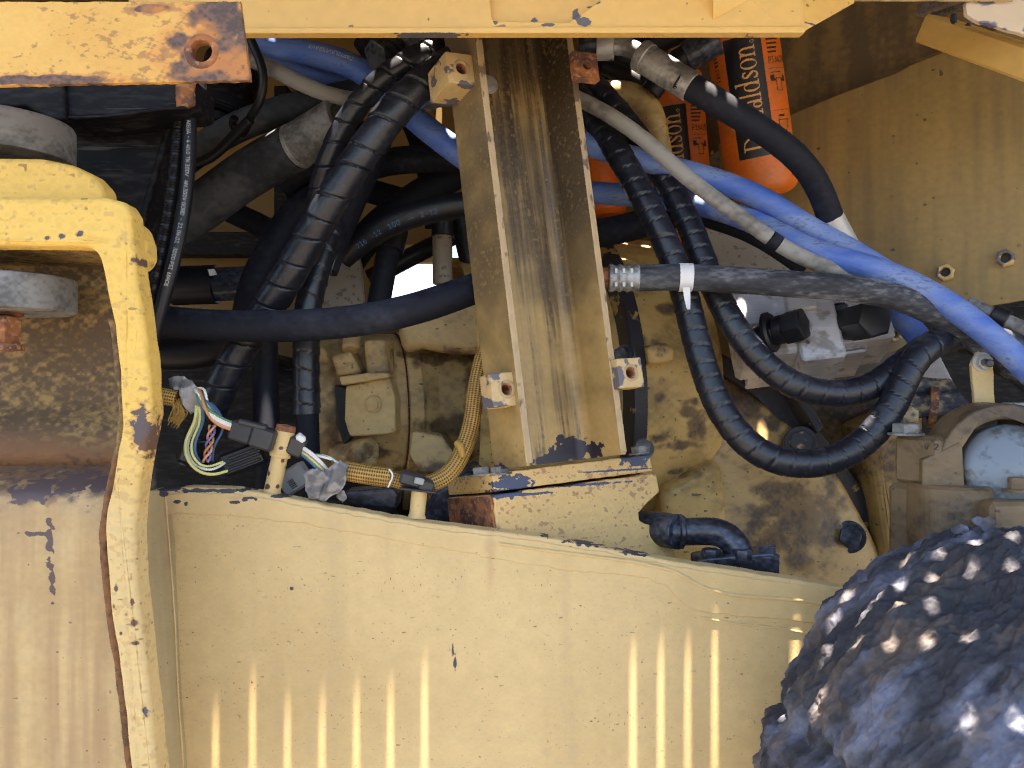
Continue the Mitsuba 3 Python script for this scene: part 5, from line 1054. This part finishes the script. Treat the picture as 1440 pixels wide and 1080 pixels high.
ferrule(k, P(1166, 304, 1.435), P(1192, 352, 1.46), 0.0225, 'mat_zinc', name='ferrule', label='bright lower ferrule')
ferrule(k, P(1186, 340, 1.455), P(1206, 380, 1.48), 0.015, 'mat_steel', name='stem')
kk = thing('hose_fitting', 'dark hose fitting in the shade between the steel fitting and the front filter', 'fitting')
ferrule(kk, P(1010, 55, 1.56), P(965, 80, 1.58), 0.028, 'mat_dark_metal', name='body'); ferrule(kk, P(968, 78, 1.575), P(940, 96, 1.59), 0.024, 'mat_black', name='nut', hexn=6); ferrule(kk, P(945, 92, 1.585), P(915, 130, 1.6), 0.02, 'mat_black', name='stem')
hose('dark_hose', 'black hose hidden behind the steel fitting under the rail', [(850, 92, 1.7), (880, 106, 1.69), (905, 122, 1.69), (922, 140, 1.70)], 13, 'mat_black')
hose('dark_hose', 'dark pipe passing up behind the steel elbow under the rail', [(840, 110, 1.75), (900, 70, 1.72), (960, 40, 1.7)], 18, 'mat_black')
# wrapped pair right
hose('wrapped_hose', 'rear one of the two looping black wrapped hoses on the right', [(820, 105, 1.52), (862, 150, 1.50), (905, 205, 1.48), (945, 268, 1.455), (975, 330, 1.43), (998, 390, 1.41), (1026, 448, 1.39), (1064, 500, 1.375), (1110, 537, 1.365), (1165, 553, 1.36), (1220, 545, 1.365), (1262, 518, 1.375), (1300, 490, 1.39), (1350, 478, 1.42), (1420, 500, 1.43)], 18, 'mat_wrap', wrap=spiral(0.027, 0.0008, 1, 0.0024, seed=5))
hose('wrapped_hose', 'front one of the two looping black wrapped hoses, hanging lowest on the right', [(800, 120, 1.50), (835, 165, 1.47), (872, 220, 1.44), (908, 285, 1.415), (938, 345, 1.40), (960, 405, 1.39), (977, 470, 1.38), (996, 535, 1.365), (1026, 595, 1.35), (1072, 638, 1.34), (1128, 652, 1.335), (1185, 640, 1.335), (1232, 604, 1.335), (1262, 556, 1.34), (1286, 508, 1.35), (1325, 478, 1.37), (1370, 472, 1.40), (1440, 490, 1.42)], 19, 'mat_wrap', wrap=spiral(0.027, 0.0008, 1, 0.0024, seed=6))
# crimped level hose with white tape
k, cv, r = hose('crimped_hose', 'dusty black hose with crimped steel end and white tape, running right from the column', [(895, 391, 1.345), (950, 390, 1.34), (1010, 392, 1.335), (1080, 397, 1.33), (1150, 402, 1.33), (1220, 409, 1.335), (1280, 425, 1.345), (1340, 455, 1.36), (1410, 505, 1.38), (1480, 560, 1.4)], 18.5, 'mat_dusty_rubber', parts=True, n=34)
ferrule(k, P(856, 391, 1.348), P(899, 391, 1.345), 0.0222, 'mat_steel', ribs=3, name='ferrule')
ferrule(k, P(846, 392, 1.35), P(858, 391, 1.348), 0.017, 'mat_rust', name='stem')
for j in range(3):
    for a_ in (-0.55, 0.35):
        p, t = cv.at(np.array([0.0])); 
        q = P(866 + 11 * j, 391 + (9 if a_ > 0 else -10), 1.348 - 0.020)
        part(k, 'crimp_mark', cbox(q, (0.0055, 0.006, 0.009), c=0.0012), 'mat_zinc')
sA = 0.066; S_ = np.linspace(0, 1, 6)
tp_ = Curve(cv.at(np.linspace(sA, sA + 0.021, 6))[0], 0.002)
TAPE = part(k, 'tape', tube(tp_, r + 0.0014, 34, lumpy(0.0012, 60, 4), cap=False)[0], 'mat_white_tape', label='white tape wrapped round the hose', smooth=True)
tail = []
for i, t in enumerate(np.linspace(0, 1, 9)):
    x0 = 960 + 3 * t + 3 * t * t; w = 10 * (1 - 0.55 * t * t); y = 404 + 31 * t
    tail.append([P(x0 + w * s_, y, 1.312 + 0.004 * math.sin(3 * t + s_)) for s_ in np.linspace(0, 1, 4)])
tm = loft(tail, 1); part(TAPE, 'tail', tm, 'mat_white_tape', smooth=True)
# odds on the far right
k = thing('tube_joint', 'pale tube with a black rubber sleeve sticking in at the right edge', 'tube')
ferrule(k, P(1360, 425, 1.45), P(1398, 444, 1.43), 0.0125, 'mat_washer_steel', name='tube'); ferrule(k, P(1394, 442, 1.432), P(1416, 452, 1.42), 0.019, 'mat_black', name='sleeve'); ferrule(k, P(1413, 451, 1.42), P(1480, 480, 1.39), 0.0125, 'mat_washer_steel', name='tube')
hose('dark_hose', 'blue-black hose leaving low at the right edge under the front blue hose', [(1380, 500, 1.46), (1420, 520, 1.45), (1500, 560, 1.44)], 14, 'mat_wrap')
hose('dark_hose', 'smudged blue-black hose behind the top of the looping hoses', [(1240, 425, 1.50), (1270, 450, 1.48), (1300, 485, 1.47)], 16, 'mat_blue', seed=22)
solo('grey_shield', 'grey blue sheet metal shield behind the looping hoses above the clamp', 'shield', plate([px([(1275, 505), (1320, 496), (1345, 545), (1350, 560), (1300, 555)], 1.56)], 1.56, 1.57, c=0.002), 'mat_alu')

# ------------------------------------------------------------------ loose wiring harness
def knit(amp, fr, seed=0):
    b = lumpy(amp, fr, seed)
    return lambda S, TH: b(S, TH) + 0.0005 * np.sin((TH / 6.28318 * 15 + S * 290) * 3.14159) * np.sin((TH / 6.28318 * 15 - S * 290) * 3.14159)
H = thing('braided_sleeve', 'frayed ochre braided sleeve stub ending in grey tape beside the bracket', 'cable sleeve')
cv = Curve(pts((195, 553, 1.225), (215, 555, 1.225), (250, 561, 1.225)), 0.0012)
m, uv = tube(cv, 0.0118, 90, knit(0.001, 60)); part(H, 'sleeve', m, 'mat_braid', uv=uv)
g = np.random.default_rng(11)
for i in range(60):
    a = g.uniform(-1, 1, 3); o = P(250, 566, 1.22) + a * 0.007
    e = P(244 + g.normal() * 5, 590 + g.normal() * 6, 1.22 + g.normal() * 0.006)
    mid = (o + e) / 2 + g.normal(0, 0.004, 3) + np.array([0.006, 0, 0.002])
    part(H, 'frayed_strand', tube(Curve([o, mid, e], 0.004), 0.0006, 6)[0], 'mat_strand', smooth=True)
tape1 = crumple(trimesh.convex.convex_hull(np.array([P(x, y, Y) for x, y, Y in [(246, 530, 1.235), (258, 528, 1.215), (272, 540, 1.21), (284, 552, 1.215), (288, 572, 1.22), (268, 584, 1.22), (258, 570, 1.21), (254, 548, 1.21), (276, 560, 1.25), (262, 540, 1.25)]])), 0.004, 0.010, 70, 3)
part(H, 'tape', tape1, 'mat_grey_tape', label='crumpled grey tape round the wires', smooth=60)
part(H, 'tape', crumple(trimesh.convex.convex_hull(np.array([P(x, y, Y) for x, y, Y in [(236, 532, 1.235), (250, 528, 1.225), (270, 535, 1.22), (268, 552, 1.22), (246, 548, 1.22), (240, 545, 1.25)]])), 0.004, 0.009, 70, 4), 'mat_grey_tape', smooth=60)
def wire(col, label, pp, rpx=2.2): return solo('wire', label, 'wire', tube(Curve(pts(*pp), 0.004), rpx * 1.22 / FOC, 12)[0], 'mat_wire_' + col, smooth=True)
Yw = 1.21
wire('yellow', 'outer one of the two pale yellow wires looping down to the lower black plug', [(276, 570, Yw), (274, 590, Yw), (263, 616, Yw), (262, 640, Yw - .01), (276, 660, Yw - .01), (296, 667, Yw), (320, 662, 1.225)])
wire('white', 'white wire lying just inside the outer yellow wire loop', [(278, 572, Yw), (277, 592, Yw + .006), (266, 618, Yw + .006), (266, 640, Yw), (280, 657, Yw), (298, 660, Yw), (316, 651, 1.225)], 1.8)
wire('yellow', 'inner one of the two pale yellow wires looping down to the lower black plug', [(281, 572, Yw), (280, 596, Yw), (270, 622, Yw), (272, 642, Yw - .004), (286, 655, Yw), (314, 649, 1.222)], 1.9)
wire('blue', 'left dark blue wire hanging in front of the black hollow', [(284, 570, Yw), (286, 588, Yw), (278, 612, Yw), (274, 634, Yw), (283, 652, Yw + .01)], 2.2)
wire('blue', 'right dark blue wire hanging beside the twisted pair', [(296, 566, 1.225), (310, 584, 1.225), (313, 604, 1.225), (302, 626, 1.225), (299, 648, 1.23)], 2.0)
wire('blue', 'dark blue wire curving over the upper plug wires', [(286, 558, 1.2), (300, 574, 1.2), (312, 588, 1.205), (318, 598, 1.22)], 1.8)
for i, (c, l) in enumerate([('violet', 'violet wire twisted round the orange wire'), ('pink', 'pink wire twisted with the violet wire'), ('orange', 'orange-brown wire under the violet twist')]):
    q = []
    for t in np.linspace(0, 1, 14):
        a = t * 9 + i * 2.1; q.append((299 - 9 * t + 4.5 * math.sin(a), 598 + 52 * t, 1.215 + 0.004 * math.cos(a)))
    wire(c, l, q, 1.8)
UP = [('white', 'broad white wire on top of the bundle into the upper plug', 0), ('pink', 'pinkish wire at the lower edge of the bundle into the upper plug', 6), ('white', 'second white wire of the bundle into the upper plug', 3), ('green', 'dark green wire at the start of the bundle into the upper plug', -3), ('orange', 'tan wire lowest in the bundle into the upper plug', 8)]
for i, (c, l, d) in enumerate(UP):
    wire(c, l, [(274 + i * 1.5, 548, 1.21), (279 + d * 0.5, 556, 1.20), (284 + d * 0.4, 568 + d * .3, 1.197 - 0.001 * i), (300, 584 + d, 1.197), (318, 594 + d, 1.2), (336, 599 + d * 0.9, 1.212)], 2.1)
wire('white', 'thin white wire arching above the bundle at the grey tape', [(278, 546, 1.215), (288, 550, 1.20), (291, 562, 1.20), (296, 574, 1.203), (308, 585, 1.21)], 1.8)
wire('green', 'dark green wire arching above the bundle at the grey tape', [(276, 548, 1.215), (285, 553, 1.21), (288, 566, 1.21), (300, 582, 1.214)], 1.6)
# plugs
def obox(k, name, a, b, w, h, mat, c=0.002, lab=None):
    a, b = np.asarray(a), np.asarray(b); U = unit(b - a); W = unit(np.array([0, 1, 0]) - U * U[1]); V = np.cross(W, U)
    return part(k, name, cbox((a + b) / 2, (np.linalg.norm(b - a), w, h), np.array([U, W, V]), c), mat, lab)
PL = thing('wire_plug', 'black plug connector with a white sunlit top, wired into the harness', 'connector')
obox(PL, 'rear_shell', P(327, 602, 1.215), P(358, 612, 1.215), 0.03, 0.028, 'mat_plug', 0.003)
obox(PL, 'front_shell', P(356, 611, 1.212), P(388, 621, 1.212), 0.032, 0.030, 'mat_plug', 0.003)
obox(PL, 'latch', P(336, 592, 1.20), P(376, 602, 1.205), 0.016, 0.008, 'mat_plug', 0.002)
obox(PL, 'end_shell', P(405, 622, 1.225), P(428, 632, 1.23), 0.03, 0.026, 'mat_plug', 0.003)
obox(PL, 'locking_tab', P(418, 612, 1.215), P(428, 620, 1.22), 0.012, 0.010, 'mat_white_tape', 0.002)
PL2 = thing('wire_plug', 'lower black plug in the shade that the yellow wires enter', 'connector')
obox(PL2, 'shell', P(314, 656, 1.245), P(372, 634, 1.255), 0.034, 0.034, 'mat_black', 0.004)
for i in range(3): obox(PL2, 'rib', P(320, 646 + 8 * i, 1.225), P(366, 629 + 8 * i, 1.235), 0.004, 0.004, 'mat_black', 0.001)
TG = thing('tag_box', 'small pale grey relay with a black printed label under the wires', 'relay')
obox(TG, 'case', P(398, 684, 1.285), P(432, 662, 1.285), 0.03, 0.036, 'mat_grey_plastic', 0.003)
ms = []
for i in range(5):
    ms.append(cbox(P(408 + i * 1.6, 676 + i * 2.3, 1.2685), (0.0095, 0.0012, 0.0014), np.array([unit([1, 0, 0.65]), [0, 1, 0], unit([-0.65, 0, 1])]), 0.0002))
part(TG, 'print', cat(*ms), 'mat_ink', smooth=False)
# stud posts
def post(x, y0, y1, Y, rpx, lab, cap=True):
    k = thing('stud_post', lab, 'post'); r = rpx * Y / FOC; a, b = P(x[0], y0, Y), P(x[1], y1, Y); W = unit(b - a); h = np.linalg.norm(b - a)
    part(k, 'shaft', lathe([(0, 0), (0, r * 1.2), (0.003, r * 1.1), (0.006, r), (h, r), (h, 0)], a, W, 36), 'mat_post')
    if cap:
        part(k, 'collar', lathe([(h - 0.004, r), (h - 0.003, r * 1.3), (h + 0.001, r * 1.3), (h + 0.002, r)], a, W, 36), 'mat_post')
        part(k, 'head', lathe([(h, 0), (h, r * 1.22), (h + 0.034, r * 1.18), (h + 0.036, r * 1.1), (h + 0.036, 0)], a, W, 36), 'mat_post')
        part(k, 'rust_cap', lathe([(h + 0.0345, 0), (h + 0.0345, r * 1.23), (h + 0.042, r * 1.15), (h + 0.044, 0)], a, W, 36), 'mat_rust')
    return k
post((382, 394), 694, 639, 1.222, 11.5, 'yellow stud post with a rusty top holding the upper plug')
post((586, 590), 728, 690, 1.225, 11, 'short yellow stud post under the harness clip', cap=False)
# wires on the right of the plug, tape, braid
for i, (c, l, d) in enumerate([('white', 'topmost white wire between plug and crumpled tape', 0), ('white', 'white wire just under the topmost one right of the post', 4), ('orange', 'orange wire between plug and crumpled tape', 8), ('yellow', 'pale yellow wire between plug and crumpled tape', 11), ('violet', 'violet wire between plug and crumpled tape', 6), ('green', 'dark green wire lowest between plug and crumpled tape', 16), ('blue', 'dark blue wire curving below the others right of the post', 19)]):
    wire(c, l, [(420, 626 + d * 0.55, 1.222), (434, 634 + d * 0.7, 1.213), (448, 646 + d * 0.8, 1.212), (462, 662 + d * 0.6, 1.22), (474, 676 + d * 0.3, 1.235)], 2.0)
for i in range(3): wire('green' if i % 2 else 'white', ['short white wire end poking out of the upper tape edge', 'dark wire arching over the tape towards the braid', 'second short white wire end at the tape'][i], [(432 + 6 * i, 640, 1.225), (452 + 6 * i, 642 + i, 1.215), (474 + 3 * i, 650 + 3 * i, 1.215), (490, 662, 1.23)], 1.9)
B2 = thing('harness_sheath', 'ochre braided harness sheath rising from grey tape to the column', 'cable sleeve')
cv = Curve(pts((484, 662, 1.235), (520, 668, 1.232), (550, 672, 1.232)), 0.0012); m, uv = tube(cv, 0.0138, 90, knit(0.0012, 50)); part(B2, 'sleeve', m, 'mat_braid', uv=uv)
cv = Curve(pts((546, 672, 1.232), (562, 677, 1.235), (580, 680, 1.24)), 0.002); m, uv = tube(cv, 0.0108, 36, lumpy(0.002, 70, 3)); part(B2, 'sleeve', m, 'mat_braid', uv=uv, label='narrowed braid end with white strands')
part(B2, 'strand', tube(Curve(pts((547, 660, 1.222), (552, 668, 1.217), (549, 678, 1.218), (546, 685, 1.222)), 0.003), 0.0014, 8)[0], 'mat_white_tape', smooth=True)
cv = Curve(pts((600, 682, 1.255), (626, 670, 1.262), (648, 640, 1.275), (662, 600, 1.29), (668, 560, 1.30), (674, 525, 1.31), (684, 492, 1.33), (694, 470, 1.36)), 0.0012); m, uv = tube(cv, 0.0132, 90, knit(0.0025, 40, 5)); part(B2, 'sleeve', m, 'mat_braid', uv=uv, label='long braided run curving up to the column')
part(B2, 'loose_end', tube(Curve(pts((642, 622, 1.262), (648, 630, 1.256), (651, 642, 1.258)), 0.002), 0.005, 16, lumpy(0.004, 120))[0], 'mat_strand', smooth=True)
for j, hullp in enumerate([[(430, 664, 1.21), (446, 656, 1.2), (462, 670, 1.2), (448, 700, 1.21), (436, 704, 1.215), (428, 690, 1.21), (444, 680, 1.23)], [(456, 662, 1.205), (472, 652, 1.20), (486, 660, 1.205), (488, 676, 1.21), (476, 694, 1.21), (456, 704, 1.21), (446, 702, 1.215), (462, 682, 1.195), (470, 670, 1.24)], [(470, 690, 1.215), (484, 690, 1.215), (487, 700, 1.22), (482, 708, 1.225), (474, 700, 1.225), (476, 692, 1.24)], [(478, 648, 1.21), (490, 654, 1.212), (488, 676, 1.215), (480, 682, 1.22), (474, 664, 1.21), (482, 664, 1.25)]]):
    part(B2, 'tape', crumple(trimesh.convex.convex_hull(np.array([P(*q) for q in hullp])), 0.004, 0.011, 70, 10 + j), 'mat_grey_tape', smooth=60)
CLP = thing('harness_clip', 'black plastic harness clip on the short stud post', 'clip')
obox(CLP, 'clamp', P(563, 669, 1.222), P(592, 677, 1.226), 0.035, 0.018, 'mat_plug', 0.003)
obox(CLP, 'strap', P(588, 678, 1.222), P(607, 684, 1.228), 0.034, 0.016, 'mat_plug', 0.002)
obox(CLP, 'base_tab', P(564, 685, 1.218), P(614, 691, 1.222), 0.035, 0.003, 'mat_plug', 0.001)
obox(CLP, 'buckle', P(583, 675, 1.2), P(596, 678, 1.203), 0.004, 0.009, 'mat_grey_plastic', 0.001)
